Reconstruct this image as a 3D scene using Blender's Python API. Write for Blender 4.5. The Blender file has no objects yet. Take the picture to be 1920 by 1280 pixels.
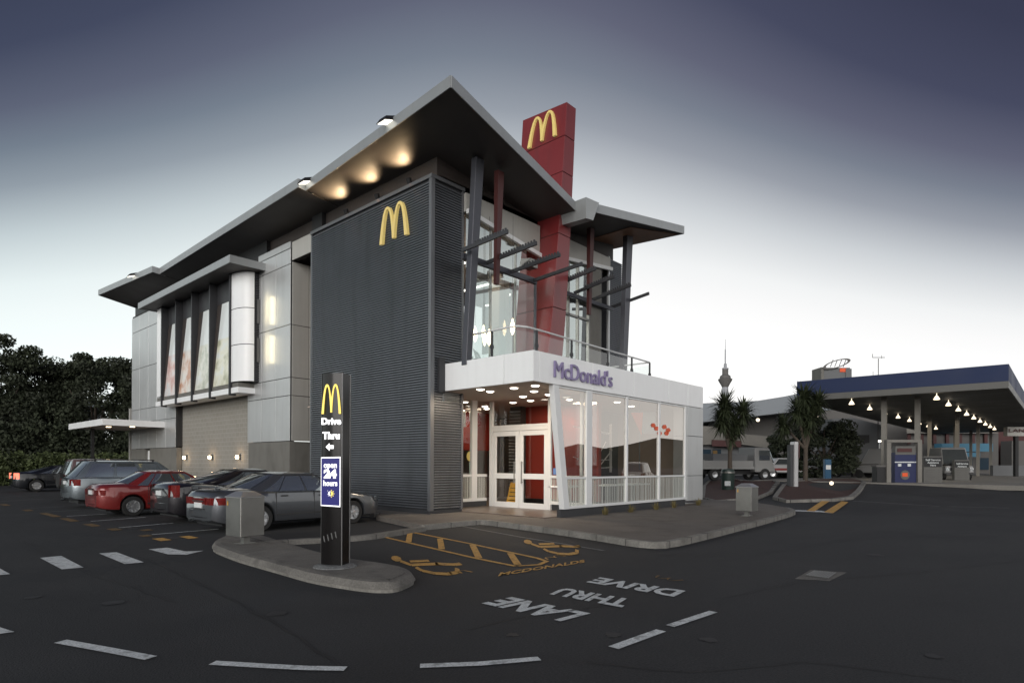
import bpy, bmesh, math, random
import numpy as np
from mathutils import Vector, Matrix
random.seed(7); rng=np.random.default_rng(7)
SC=bpy.context.scene; COL=SC.collection
R=math.radians
# ---------------- camera (level camera with rise; building axes are world X / Y) ----------------
FWD=Vector((.7402,.6725,0)).normalized(); RGT=Vector((FWD.y,-FWD.x,0)); UP=Vector((0,0,1)); EYE=1.6; ROLL=.005
cam=bpy.data.cameras.new('camera'); co=bpy.data.objects.new('camera',cam); COL.objects.link(co)
rr=RGT*math.cos(ROLL)+UP*math.sin(ROLL); uu=UP*math.cos(ROLL)-RGT*math.sin(ROLL)
m=Matrix((rr,uu,-FWD)).transposed().to_4x4(); m.translation=Vector((0,0,EYE)); co.matrix_world=m
cam.sensor_fit='HORIZONTAL'; cam.sensor_width=36; cam.lens=36*1145/1920; cam.shift_y=231/1920.
cam.clip_start=.1; cam.clip_end=9000; SC.camera=co
SC.render.resolution_x=1024; SC.render.resolution_y=682
# ---------------- dusk sky ----------------
W=bpy.data.worlds.new("World"); SC.world=W; W.use_nodes=True
nt=W.node_tree; nt.nodes.clear(); N=nt.nodes.new; L=nt.links.new
def val(x,node,i):
    if isinstance(x,(int,float)): node.inputs[i].default_value=x
    else: L(x,node.inputs[i])
def M_(op,a,b=0.,c=None):
    n=N('ShaderNodeMath'); n.operation=op; val(a,n,0); val(b,n,1)
    if c is not None: val(c,n,2)
    return n.outputs[0]
tc=N('ShaderNodeTexCoord'); sx=N('ShaderNodeSeparateXYZ'); L(tc.outputs['Generated'],sx.inputs[0])
zz=M_('MAXIMUM',sx.outputs[2],0.)
hl=M_('SQRT',M_('ADD',M_('MULTIPLY',sx.outputs[0],sx.outputs[0]),M_('MULTIPLY',sx.outputs[1],sx.outputs[1])))
hl=M_('MAXIMUM',hl,.001)
c=M_('DIVIDE',M_('ADD',M_('MULTIPLY',sx.outputs[0],.704),M_('MULTIPLY',sx.outputs[1],.710)),hl)   # towards the bright part of the horizon
wc=M_('MINIMUM',M_('SUBTRACT',1.,c),M_('MAXIMUM',.07,M_('MULTIPLY_ADD',c,.5,-.08)))
ze=M_('ADD',M_('MULTIPLY',zz,M_('MULTIPLY_ADD',wc,1.9,1.)),M_('MULTIPLY',wc,.25))
nz=N('ShaderNodeTexNoise'); nz.inputs['Scale'].default_value=2.2; nz.inputs['Detail'].default_value=3; L(tc.outputs['Generated'],nz.inputs['Vector'])
ze=M_('ADD',ze,M_('MULTIPLY',M_('SUBTRACT',nz.outputs[0],.5),.016))
cr=N('ShaderNodeValToRGB'); L(ze,cr.inputs[0]); e=cr.color_ramp
ST=[(p,tuple(min(1,x/1.22) for x in c_)) for p,c_ in ((0,(1.22,1.2,1.16)),(.20,(1.08,1.08,1.07)),(.30,(.97,.97,.97)),(.345,(.89,.905,.91)),(.425,(.61,.64,.67)),(.50,(.315,.34,.39)),(.555,(.19,.215,.27)),(.61,(.122,.130,.188)),(.69,(.062,.069,.118)),(.80,(.043,.048,.086)),(1,(.034,.037,.07)))]
while len(e.elements)<len(ST): e.elements.new(.5)
for el,(p,cc) in zip(e.elements,ST): el.position=p; el.color=(*cc,1)
lf=M_('MAXIMUM',M_('DIVIDE',M_('ADD',M_('MULTIPLY',sx.outputs[0],-.50),M_('MULTIPLY',sx.outputs[1],.86)),hl),0.)
tm=N('ShaderNodeMix'); tm.data_type='RGBA'; tm.blend_type='MULTIPLY'; L(lf,tm.inputs[0]); L(cr.outputs[0],tm.inputs[6]); tm.inputs[7].default_value=(.90,1.0,1.0,1)
bg=N('ShaderNodeBackground'); L(tm.outputs[2],bg.inputs[0]); bg.inputs[1].default_value=1.22
# afterglow of the set sun, low behind the photographer
gb=M_('MAXIMUM',M_('DIVIDE',M_('ADD',M_('MULTIPLY',sx.outputs[0],-.86),M_('MULTIPLY',sx.outputs[1],-.51)),hl),0.)
gl=M_('MULTIPLY',M_('POWER',gb,1.3),M_('POWER',M_('SUBTRACT',1.,M_('MINIMUM',zz,1.)),7.))
b2=N('ShaderNodeBackground'); b2.inputs[0].default_value=(1,.93,.86,1); L(M_('MULTIPLY',gl,1.6),b2.inputs[1])
ad=N('ShaderNodeAddShader'); L(bg.outputs[0],ad.inputs[0]); L(b2.outputs[0],ad.inputs[1])
wo=N('ShaderNodeOutputWorld'); L(ad.outputs[0],wo.inputs[0])
# broad soft light from the glow (sun already below the horizon)
sl=bpy.data.lights.new('dusk_glow','SUN'); sl.energy=2.3; sl.angle=R(50); sl.color=(1,.96,.92)
so=bpy.data.objects.new('dusk_glow',sl); COL.objects.link(so)
so.rotation_euler=Vector((.87,.48,-.20)).to_track_quat('-Z','Y').to_euler()
SC.view_settings.view_transform='Standard'; SC.view_settings.look='None'; SC.view_settings.exposure=0; SC.view_settings.gamma=1
# ---------------- helpers ----------------
def ray(px,py):
    x=px+ROLL*(py-871); y=py-ROLL*(px-960)
    d=FWD+RGT*((x-960)/1145.); d.z=-(y-871)/1145.; return d
EY=Vector((0,0,EYE))
def aX(px,py,x): d=ray(px,py); return EY+d*(x/d.x)
def aY(px,py,y): d=ray(px,py); return EY+d*(y/d.y)
def aZ(px,py,z=0.): d=ray(px,py); return EY+d*((z-EYE)/d.z)
def aD(px,py,t): return EY+ray(px,py)*t
def sst(x): x=min(1,max(0,x)); return x*x*(3-2*x)
def T(x,y):
    d=x*FWD.x+y*FWD.y; a=x*RGT.x+y*RGT.y
    return .64*sst((d-23)/12)*sst((a-9)/6)
ROOT={}
def new(name,me,parent=None):
    o=bpy.data.objects.new(name,me); COL.objects.link(o)
    if parent is not None: o.parent=parent
    return o
def tag(o,label=None,cat=None,group=None,kind=None):
    for k,v in(('label',label),('category',cat),('group',group),('kind',kind)):
        if v: o[k]=v
    return o
def thing(name,label,cat,loc=(0,0,0),rz=0,group=None):
    o=new(name,None); o.location=loc; o.rotation_euler=(0,0,rz); o.empty_display_size=.3
    ROOT[o.name]=Vector(loc); return tag(o,label,cat,group)
class MB:
    def __init__(s): s.v=[]; s.f=[]
    def add(s,vs,fs):
        n=len(s.v); s.v+= [tuple(v) for v in vs]; s.f+=[tuple(i+n for i in f) for f in fs]; return s
    def hexa(s,b,t): return s.add(list(b)+list(t),[(3,2,1,0),(4,5,6,7),(0,1,5,4),(1,2,6,5),(2,3,7,6),(3,0,4,7)])
    def box(s,x0,x1,y0,y1,z0,z1): return s.hexa([(x0,y0,z0),(x1,y0,z0),(x1,y1,z0),(x0,y1,z0)],[(x0,y0,z1),(x1,y0,z1),(x1,y1,z1),(x0,y1,z1)])
    def quad(s,a,b,c,d): return s.add([a,b,c,d],[(0,1,2,3)])
    def bar(s,p,q,w,h,up=(0,0,1)):
        p=Vector(p);q=Vector(q);d=(q-p).normalized(); r=d.cross(Vector(up))
        if r.length<1e-4: r=d.cross(Vector((1,0,0)))
        r.normalize(); u=r.cross(d); r=r*w/2;u=u*h/2
        return s.hexa([p-r-u,p+r-u,p+r+u,p-r+u],[q-r-u,q+r-u,q+r+u,q-r+u])
    def tube(s,p,q,r1,r2=None,n=10):
        p=Vector(p);q=Vector(q);r2=r1 if r2 is None else r2;d=(q-p).normalized();a=d.orthogonal().normalized();b=d.cross(a)
        vs=[];fs=[]
        for c_,r_ in((p,r1),(q,r2)):
            for i in range(n): t=2*math.pi*i/n; vs.append(c_+a*math.cos(t)*r_+b*math.sin(t)*r_)
        for i in range(n): j=(i+1)%n; fs.append((i,j,n+j,n+i))
        fs.append(tuple(range(n-1,-1,-1))); fs.append(tuple(range(n,2*n)))
        return s.add(vs,fs)
    def lathe(s,pr,c=(0,0,0),n=20,ax='z',cap=True):
        vs=[];fs=[]
        for r,z in pr:
            for i in range(n):
                t=2*math.pi*i/n; x,y=r*math.cos(t),r*math.sin(t)
                p={'z':(x,y,z),'y':(x,z,y),'x':(z,x,y)}[ax]; vs.append((p[0]+c[0],p[1]+c[1],p[2]+c[2]))
        for k in range(len(pr)-1):
            for i in range(n): j=(i+1)%n; fs.append((k*n+i,k*n+j,(k+1)*n+j,(k+1)*n+i))
        if cap and pr[0][0]>.001: fs.append(tuple(range(n)))
        if cap and pr[-1][0]>.001: fs.append(tuple((len(pr)-1)*n+i for i in range(n)))
        return s.add(vs,fs)
    def prism(s,pts,o,u,v,w):
        o=Vector(o);u=Vector(u);v=Vector(v);w=Vector(w);n=len(pts)
        a=[o+u*x+v*y for x,y in pts]; b=[p+w for p in a]
        return s.add(a+b,[tuple(range(n)),tuple(range(2*n-1,n-1,-1))]+[(i,(i+1)%n,n+(i+1)%n,n+i) for i in range(n)])
    def grid(s,fn,nu,nv):
        vs=[fn(i/nu,j/nv) for j in range(nv+1) for i in range(nu+1)]
        return s.add(vs,[(j*(nu+1)+i,j*(nu+1)+i+1,(j+1)*(nu+1)+i+1,(j+1)*(nu+1)+i) for j in range(nv) for i in range(nu)])
    def build(s,name,mat,parent=None,smooth=0,bevel=0,recalc=True,rel=True):
        off=Vector((0,0,0)); q=parent
        while q is not None:
            if q.name in ROOT and rel: off=ROOT[q.name]
            q=q.parent
        vs=np.array([tuple(v) for v in s.v],dtype=float)-np.array(off)
        me=bpy.data.meshes.new(name); me.from_pydata(vs.tolist(),[],s.f)
        if recalc or bevel:
            bm=bmesh.new(); bm.from_mesh(me)
            bmesh.ops.remove_doubles(bm,verts=bm.verts,dist=1e-5) if smooth else None
            if recalc: bmesh.ops.recalc_face_normals(bm,faces=bm.faces)
            if bevel:
                bmesh.ops.bevel(bm,geom=[e_ for e_ in bm.edges if e_.is_manifold and e_.calc_face_angle(0)>.5],offset=bevel,segments=1,affect='EDGES',profile=.5)
            bm.to_mesh(me); bm.free()
        if smooth:
            me.shade_smooth()
            if smooth is not True: me.set_sharp_from_angle(angle=R(smooth))
        if mat: me.materials.append(mat)
        return new(name,me,parent)
def kids(o): return [c for c in COL.objects if c.parent==o]
def dup(o,parent=None,**k):
    ch=[x for x in list(o.children)]
    c_=o.copy(); COL.objects.link(c_); c_.parent=parent
    for x in ch: dup(x,c_)
    return c_
# ---------------- materials ----------------
def mat(name,col,rough=.6,metal=0,var=.0,scale=4,bump=0,bscale=60,emit=None,es=1,spec=.5,coat=0,fine=None):
    m=bpy.data.materials.new(name); m.use_nodes=True; nt=m.node_tree; p=nt.nodes['Principled BSDF']
    p.inputs['Base Color'].default_value=(*col,1); p.inputs['Roughness'].default_value=rough; p.inputs['Metallic'].default_value=metal
    p.inputs['Specular IOR Level'].default_value=spec
    if coat: p.inputs['Coat Weight'].default_value=coat; p.inputs['Coat Roughness'].default_value=.04
    if emit: p.inputs['Emission Color'].default_value=(*emit,1); p.inputs['Emission Strength'].default_value=es
    n_=nt.nodes.new; l_=nt.links.new
    if var or bump:
        t=n_('ShaderNodeTexCoord')
    if var:
        a=n_('ShaderNodeTexNoise'); a.inputs['Scale'].default_value=scale; a.inputs['Detail'].default_value=6; a.inputs['Roughness'].default_value=.65; l_(t.outputs['Object'],a.inputs[0])
        mr=n_('ShaderNodeMapRange'); l_(a.outputs[0],mr.inputs[0]); mr.inputs[1].default_value=.3; mr.inputs[2].default_value=.7; mr.inputs[3].default_value=1-var; mr.inputs[4].default_value=1+var
        out=mr.outputs[0]
        if fine:
            a2=n_('ShaderNodeTexNoise'); a2.inputs['Scale'].default_value=fine[0]; a2.inputs['Detail'].default_value=2; l_(t.outputs['Object'],a2.inputs[0])
            m2=n_('ShaderNodeMapRange'); l_(a2.outputs[0],m2.inputs[0]); m2.inputs[1].default_value=.3; m2.inputs[2].default_value=.7; m2.inputs[3].default_value=1-fine[1]; m2.inputs[4].default_value=1+fine[1]
            mm=n_('ShaderNodeMath'); mm.operation='MULTIPLY'; l_(out,mm.inputs[0]); l_(m2.outputs[0],mm.inputs[1]); out=mm.outputs[0]
        vm=n_('ShaderNodeVectorMath'); vm.operation='SCALE'; vm.inputs[0].default_value=col; l_(out,vm.inputs['Scale']); l_(vm.outputs[0],p.inputs['Base Color'])
        rm=n_('ShaderNodeMapRange'); l_(a.outputs[0],rm.inputs[0]); rm.inputs[1].default_value=.3; rm.inputs[2].default_value=.7; rm.inputs[3].default_value=max(.02,rough*.85); rm.inputs[4].default_value=min(1,rough*1.15); l_(rm.outputs[0],p.inputs['Roughness'])
    if bump:
        b=n_('ShaderNodeTexNoise'); b.inputs['Scale'].default_value=bscale; b.inputs['Detail'].default_value=4; l_(t.outputs['Object'],b.inputs[0])
        bp=n_('ShaderNodeBump'); bp.inputs['Strength'].default_value=bump; bp.inputs['Distance'].default_value=.01; l_(b.outputs[0],bp.inputs['Height']); l_(bp.outputs[0],p.inputs['Normal'])
    return m
def glass(name,tint=(.9,.95,.95),refl=.12,rough=.01,gcol=(1,1,1)):
    m=bpy.data.materials.new(name); m.use_nodes=True; nt=m.node_tree; nt.nodes.clear(); n_=nt.nodes.new; l_=nt.links.new
    o=n_('ShaderNodeOutputMaterial'); tr=n_('ShaderNodeBsdfTransparent'); tr.inputs[0].default_value=(*tint,1)
    g=n_('ShaderNodeBsdfGlossy'); g.inputs['Roughness'].default_value=rough; g.inputs[0].default_value=(*gcol,1)
    fr=n_('ShaderNodeLayerWeight'); pw_=n_('ShaderNodeMath'); pw_.operation='POWER'; l_(fr.outputs['Facing'],pw_.inputs[0]); pw_.inputs[1].default_value=4
    a=n_('ShaderNodeMath'); a.operation='MULTIPLY_ADD'; a.use_clamp=True; l_(pw_.outputs[0],a.inputs[0]); a.inputs[1].default_value=1-refl; a.inputs[2].default_value=refl
    mx=n_('ShaderNodeMixShader'); l_(a.outputs[0],mx.inputs[0]); l_(tr.outputs[0],mx.inputs[1]); l_(g.outputs[0],mx.inputs[2]); l_(mx.outputs[0],o.inputs[0])
    return m
def emis(name,col,s):
    return mat(name,(.02,.02,.02),.5,emit=col,es=s)
MT={}
def K(k,*a,**kw):
    MT[k]=mat(k,*a,**kw); return MT[k]
K('asphalt',(.033,.034,.036),.84,var=.30,scale=.45,bump=.8,bscale=60,fine=(50,.30),spec=.35)
K('asphalt_patch',(.030,.031,.033),.9,var=.2,scale=.8,bump=.5,bscale=120,fine=(90,.35),spec=.3)
K('paving',(.145,.132,.118),.88,var=.16,scale=1.2,bump=.5,bscale=90,fine=(40,.22),spec=.3)
K('kerb',(.20,.192,.175),.85,var=.2,scale=2.5,bump=.4,bscale=50,fine=(30,.15))
K('island',(.155,.147,.133),.9,var=.25,scale=2.2,bump=.5,bscale=60,fine=(40,.2))
K('linewhite',(.62,.65,.65),.8,var=.12,scale=6,fine=(60,.25))
K('linefaded',(.16,.165,.165),.85,var=.3,scale=5,fine=(50,.3))
K('lineyellow',(.55,.31,.075),.8,var=.14,scale=6,fine=(60,.25))
K('lineyellowfade',(.17,.10,.03),.85,var=.3,scale=6,fine=(60,.3))
K('clad',(.17,.182,.20),.36,metal=.65,var=.12,scale=.9)
K('cladtrim',(.16,.165,.175),.4,metal=.5)
K('charcoal',(.035,.036,.04),.5,var=.1,scale=3)
K('darkbrown',(.045,.036,.032),.6,var=.15,scale=2)
K('panel',(.50,.51,.51),.33,metal=.35,var=.05,scale=.8)
K('panelside',(.42,.41,.38),.45,metal=.1,var=.05,scale=.8)
K('white',(.88,.89,.89),.35,var=.03,scale=1)
K('frame',(.72,.73,.73),.4)
K('joint',(.03,.03,.03),.8)
K('block',(.27,.255,.225),.85,var=.08,scale=2,bump=.2)
K('plinth',(.16,.155,.14),.8,var=.1,scale=2)
K('fascia',(.33,.345,.35),.4,metal=.3,var=.05,scale=.7)
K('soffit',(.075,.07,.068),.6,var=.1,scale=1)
K('timber',(.33,.18,.11),.6,var=.2,scale=3)
K('column',(.07,.072,.085),.4,metal=.3)
K('red',(.19,.024,.026),.35,var=.06,scale=.6,coat=.2)
K('strutred',(.065,.017,.016),.5)
K('yellow',(.66,.50,.16),.35,emit=(.9,.72,.28),es=.22)
K('steel',(.27,.265,.25),.38,metal=.85,var=.08,scale=3)
K('steeldark',(.15,.15,.15),.45,metal=.6,var=.1,scale=3)
K('rubber',(.018,.018,.018),.8)
K('black',(.012,.012,.013),.5)
K('blackgloss',(.010,.009,.009),.2,spec=.35)
K('rim',(.55,.56,.57),.3,metal=.8)
K('carglass',(.36,.40,.42),.04,metal=.85)
K('plate',(.7,.72,.72),.4)
K('tail',(.16,.010,.008),.12,coat=1,var=.4,scale=9)
K('tailclear',(.6,.35,.3),.12,coat=1)
K('tail_lit',(.5,.03,.02),.15,emit=(1,.25,.15),es=1.6)
K('intred',(.34,.035,.02),.5,var=.05,scale=1)
K('intwall',(.30,.22,.17),.7,var=.08,scale=1)
K('intfloor',(.14,.11,.09),.35,var=.1,scale=2)
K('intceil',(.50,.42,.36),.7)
K('purple',(.24,.20,.36),.4)
K('signwhite',(.8,.8,.8),.4,emit=(1,1,1),es=1.1)
K('signyellow',(.8,.6,.1),.4,emit=(1,.78,.18),es=.85)
K('signblue',(.02,.02,.12),.3,emit=(.05,.05,.30),es=.30)
K('lampwarm',(1,.8,.5),.4,emit=(1,.78,.48),es=9)
K('lampwhite',(1,.95,.85),.4,emit=(1,.92,.78),es=7)
K('lampcanopy',(1,.85,.65),.4,emit=(1,.84,.62),es=2.0)
K('lamplens',(1,.97,.9),.4,emit=(1,.95,.82),es=2.2)
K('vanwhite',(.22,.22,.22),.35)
K('lampcool',(1,.97,.85),.4,emit=(1,.98,.88),es=3.2)
K('bark',(.07,.055,.042),.9,var=.3,scale=6,bump=.6,bscale=20)
K('leaf',(.045,.06,.025),.7,var=.5,scale=.5)
K('leafdark',(.028,.036,.018),.75,var=.5,scale=.5)
K('hedge',(.065,.085,.028),.7,var=.5,scale=.8)
K('sword',(.036,.046,.022),.5,var=.4,scale=2)
K('tuft',(.16,.13,.05),.7,var=.4,scale=3)
K('mulch',(.055,.022,.017),.95,var=.4,scale=5,bump=1,bscale=30,fine=(30,.5))
K('concrete',(.20,.19,.17),.85,var=.1,scale=.6,fine=(20,.1))
K('farwall',(.14,.145,.15),.8,var=.08,scale=.3)
K('farwall2',(.115,.11,.105),.8,var=.1,scale=.3)
K('farroof',(.20,.22,.24),.5,metal=.2,var=.06,scale=.2)
K('fartower',(.30,.31,.33),.7)
K('stnblue',(.006,.018,.07),.6,var=.06,scale=.3)
K('stnwhite',(.11,.108,.10),.5,var=.05)
K('stnsoffit',(.07,.072,.066),.6,var=.1,scale=.5)
K('orangered',(.75,.10,.025),.5)
K('bin_green',(.02,.035,.03),.45)
MT['glass']=glass('window_glass',(.74,.77,.76),.35,gcol=(1,.95,.90))
MT['glassdoor']=glass('door_glass',(.86,.90,.90),.10)
MT['glassup']=glass('upper_glass',(.75,.80,.79),.48,gcol=(.92,1,.98))
MT['glassrail']=glass('rail_glass',(.93,.96,.95),.06)
def frosted():
    m=bpy.data.materials.new('frosted_stripes'); m.use_nodes=True; nt=m.node_tree; nt.nodes.clear(); n_=nt.nodes.new; l_=nt.links.new
    o=n_('ShaderNodeOutputMaterial'); t=n_('ShaderNodeTexCoord'); s=n_('ShaderNodeSeparateXYZ'); l_(t.outputs['Object'],s.inputs[0])
    ad=n_('ShaderNodeMath'); l_(s.outputs[0],ad.inputs[0]); l_(s.outputs[1],ad.inputs[1])
    w=n_('ShaderNodeTexNoise'); w.noise_dimensions='1D'; w.inputs['Scale'].default_value=22; w.inputs['Detail'].default_value=2; l_(ad.outputs[0],w.inputs['W'])
    r=n_('ShaderNodeMapRange'); l_(w.outputs[0],r.inputs[0]); r.inputs[1].default_value=.47; r.inputs[2].default_value=.53; r.inputs[3].default_value=.15; r.inputs[4].default_value=.85
    d=n_('ShaderNodeBsdfDiffuse'); d.inputs[0].default_value=(.62,.64,.60,1); tr=n_('ShaderNodeBsdfTransparent'); tr.inputs[0].default_value=(.9,.95,.93,1)
    mx=n_('ShaderNodeMixShader'); l_(r.outputs[0],mx.inputs[0]); l_(tr.outputs[0],mx.inputs[1]); l_(d.outputs[0],mx.inputs[2])
    g=n_('ShaderNodeBsdfGlossy'); g.inputs[1].default_value=.03; m2=n_('ShaderNodeMixShader'); m2.inputs[0].default_value=.12; l_(mx.outputs[0],m2.inputs[1]); l_(g.outputs[0],m2.inputs[2]); l_(m2.outputs[0],o.inputs[0])
    return m
MT['frost']=frosted()
def blockwall():
    m=MT['block']; nt=m.node_tree; n_=nt.nodes.new; l_=nt.links.new; p=nt.nodes['Principled BSDF']
    t=n_('ShaderNodeTexCoord'); s=n_('ShaderNodeSeparateXYZ'); l_(t.outputs['Object'],s.inputs[0]); c_=n_('ShaderNodeCombineXYZ')
    l_(s.outputs[1],c_.inputs[0]); l_(s.outputs[2],c_.inputs[1])
    b=n_('ShaderNodeTexBrick'); l_(c_.outputs[0],b.inputs[0]); b.inputs['Scale'].default_value=1; b.inputs['Brick Width'].default_value=.4; b.inputs['Row Height'].default_value=.2; b.inputs['Mortar Size'].default_value=.012
    b.inputs['Color1'].default_value=(.275,.26,.23,1); b.inputs['Color2'].default_value=(.255,.24,.21,1); b.inputs['Mortar'].default_value=(.33,.32,.29,1)
    for l in list(p.inputs['Base Color'].links): nt.links.remove(l)
    l_(b.outputs[0],p.inputs['Base Color'])
blockwall()
def textmb(s,o,u,v,w=(0,0,.001),bold=.02,ext=0):
    cu=bpy.data.curves.new('t','FONT'); cu.body=s; cu.size=1; cu.offset=bold; cu.extrude=.5 if ext else 0; cu.resolution_u=3
    ob=bpy.data.objects.new('t',cu); COL.objects.link(ob); dg=bpy.context.evaluated_depsgraph_get(); dg.update()
    me=bpy.data.meshes.new_from_object(ob.evaluated_get(dg)); bpy.data.objects.remove(ob)
    P=np.array([v_.co[:] for v_ in me.vertices]); mn=P.min(0); mxx=P.max(0); sz=np.maximum(mxx-mn,1e-6)
    q=(P-mn)/sz; o=np.array(o);u=np.array(u);v=np.array(v);w=np.array(w)
    mb=MB(); mb.add([tuple(o+u*a[0]+v*a[1]+(w*a[2] if ext else 0)) for a in q],[tuple(f.vertices) for f in me.polygons]); return mb
def arches(n=14,p=2.5):
    lf=[]
    for i in range(n+1):
        x=.5*i/n if i<n else .5
        # denser at the ends
        x=.25-.25*math.cos(math.pi*i/n)
        lf.append((x,1-abs((x-.28)/.28)**p if x<.56 else 0))
    inn=[]
    for i in range(n+1):
        x=.287+.186*math.cos(math.pi*i/n); inn.append((x,max(0,.925*(1-abs((x-.287)/.186)**p))))
    L_=lf+[(.5,.05),(.462,.05)]+[q for q in inn if q[1]>.10 and q[0]>.287]+[q for q in inn if q[0]<=.287]
    Rr=[(1-x,y) for x,y in L_]
    return L_,Rr
def arch_mb(o,u,v,w):
    a,b=arches(); mb=MB(); mb.prism(a,o,u,v,w); mb.prism(b,o,u,v,w); return mb

K('steelb',(.62,.62,.60),.3,metal=.8)
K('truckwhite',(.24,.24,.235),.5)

def overlay(k,col,amt,lo,hi,scale,mapping=(1,1,1),detail=5):
    m=MT[k]; nt=m.node_tree; n_=nt.nodes.new; l_=nt.links.new; p=nt.nodes['Principled BSDF']; i=p.inputs['Base Color']
    t=n_('ShaderNodeTexCoord'); mp=n_('ShaderNodeMapping'); mp.inputs['Scale'].default_value=mapping; l_(t.outputs['Object'],mp.inputs[0])
    no=n_('ShaderNodeTexNoise'); no.inputs['Scale'].default_value=scale; no.inputs['Detail'].default_value=detail; l_(mp.outputs[0],no.inputs[0])
    r=n_('ShaderNodeMapRange'); l_(no.outputs[0],r.inputs[0]); r.inputs[1].default_value=lo; r.inputs[2].default_value=hi; r.inputs[3].default_value=0; r.inputs[4].default_value=amt
    mx=n_('ShaderNodeMix'); mx.data_type='RGBA'; l_(r.outputs[0],mx.inputs[0])
    if i.is_linked: l_(i.links[0].from_socket,mx.inputs[6])
    else: mx.inputs[6].default_value=i.default_value
    mx.inputs[7].default_value=(*col,1); l_(mx.outputs[2],i)
for k in ('linewhite','lineyellow','lineyellowfade','linefaded'): overlay(k,(.035,.036,.038),.45,.54,.66,9,detail=8)
for k,q_ in (('panel',.13),('panelside',.13),('white',.05),('fascia',.15)): overlay(k,(.20,.19,.17),q_,.48,.75,1.0,(5,5,.5))
for k in ('clad','red'): overlay(k,(.03,.03,.03),.30,.5,.8,1.0,(3,3,.35))
overlay('plinth',(.08,.075,.065),.5,.5,.8,1.0,(2,2,.8)); overlay('paving',(.07,.062,.055),.55,.52,.75,1.6); overlay('asphalt',(.052,.052,.053),.5,.52,.8,.22,(1,2.2,1)); overlay('concrete',(.10,.09,.08),.5,.5,.75,.5); overlay('kerb',(.09,.085,.075),.6,.5,.7,3); overlay('island',(.08,.075,.068),.6,.5,.7,3)
# ---------------- ground ----------------
gx=[-4000,-1200,-400,-120,-40]+list(range(-20,130,2))+[160,250,500,1200,4000]
gy=[-4000,-1200,-400,-120,-60]+list(range(-40,80,2))+[110,200,500,1200,4000]
mb=MB(); mb.add([(x,y,T(x,y)) for y in gy for x in gx],[(j*len(gx)+i,j*len(gx)+i+1,(j+1)*len(gx)+i+1,(j+1)*len(gx)+i) for j in range(len(gy)-1) for i in range(len(gx)-1)])
tag(mb.build('ground',MT['asphalt'],smooth=True),kind='structure')
def sheet(name,pts,m,z=.004,struct=True,thick=0):
    mb=MB(); P=[(p[0],p[1],T(p[0],p[1])+z) for p in pts]
    if thick: 
        n=len(P); mb.add(P+[(p[0],p[1],p[2]-thick) for p in P],[tuple(range(n))]+[(i,n+i,n+(i+1)%n,(i+1)%n) for i in range(n)])
    else: mb.add(P,[tuple(range(len(P)))])
    o=mb.build(name,MT[m]); 
    if struct: tag(o,kind='structure')
    return o
def gp(px,py,z=0): p=aZ(px,py,z); return (p.x,p.y)
def smoothpoly(pts,it=2,closed=True):
    P=[Vector((p[0],p[1])) for p in pts]
    for _ in range(it):
        Q=[]
        n=len(P)
        for i in range(n if closed else n-1):
            a=P[i];b=P[(i+1)%n]
            Q+= [a*.8+b*.2,a*.2+b*.8]
        if not closed: Q=[P[0]]+Q+[P[-1]]
        P=Q
    return [(p.x,p.y) for p in P]
def offs(pts,d,closed=True):
    P=[Vector(p) for p in pts];n=len(P);out=[]
    for i in range(n):
        a=P[i-1] if (closed or i>0) else P[i]; b=P[(i+1)%n] if (closed or i<n-1) else P[i]
        t=(b-a); t=t.normalized() if t.length>1e-9 else Vector((1,0)); out.append((P[i].x-t.y*d,P[i].y+t.x*d))
    return out
def ribbon(name,pts,w,m,z=.008,closed=False,h=0,struct=True):
    a=offs(pts,w/2,closed);b=offs(pts,-w/2,closed);n=len(a);mb=MB()
    zt=lambda p:T(*p)+z
    A=[(p[0],p[1],zt(p)) for p in a];B=[(p[0],p[1],zt(p)) for p in b]
    K_=n if closed else n-1
    if not h: mb.add(A+B,[(i,(i+1)%n,n+(i+1)%n,n+i) for i in range(K_)])
    else:
        A0=[(p[0],p[1],p[2]-h) for p in A];B0=[(p[0],p[1],p[2]-h) for p in B]
        f=[]
        for i in range(K_):
            j=(i+1)%n; f+=[(i,j,n+j,n+i),(2*n+i,2*n+j,j,i),(n+i,n+j,3*n+j,3*n+i)]
        if not closed: f+=[(0,n,3*n,2*n),(n-1,2*n-1,4*n-1,3*n-1)]
        mb.add(A+B+A0+B0,f)
    o=mb.build(name,MT[m],bevel=0)
    if struct: tag(o,kind='structure')
    if h:
        jm=MB(); acc=0; C0=[Vector(p) for p in pts]
        for p_,q_ in zip(C0,C0[1:]+([C0[0]] if closed else [])):
            d=q_-p_; l=d.length
            if l<1e-6: continue
            d/=l; nn_=Vector((-d.y,d.x))*(w/2+.004); x=.9-acc
            while x<l:
                c_=p_+d*x; zc=zt((c_.x,c_.y)); e_=d*.006
                b_=[(*(c_-nn_-e_),zc-h),(*(c_+nn_-e_),zc-h),(*(c_+nn_+e_),zc-h),(*(c_-nn_+e_),zc-h)]; jm.hexa(b_,[(v[0],v[1],zc+.003) for v in b_]); x+=.9
            acc=(acc+l)%.9
        if jm.v: tag(jm.build('kerb_joints',MT['joint']),kind='structure')
    return o
ZP=.13
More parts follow.
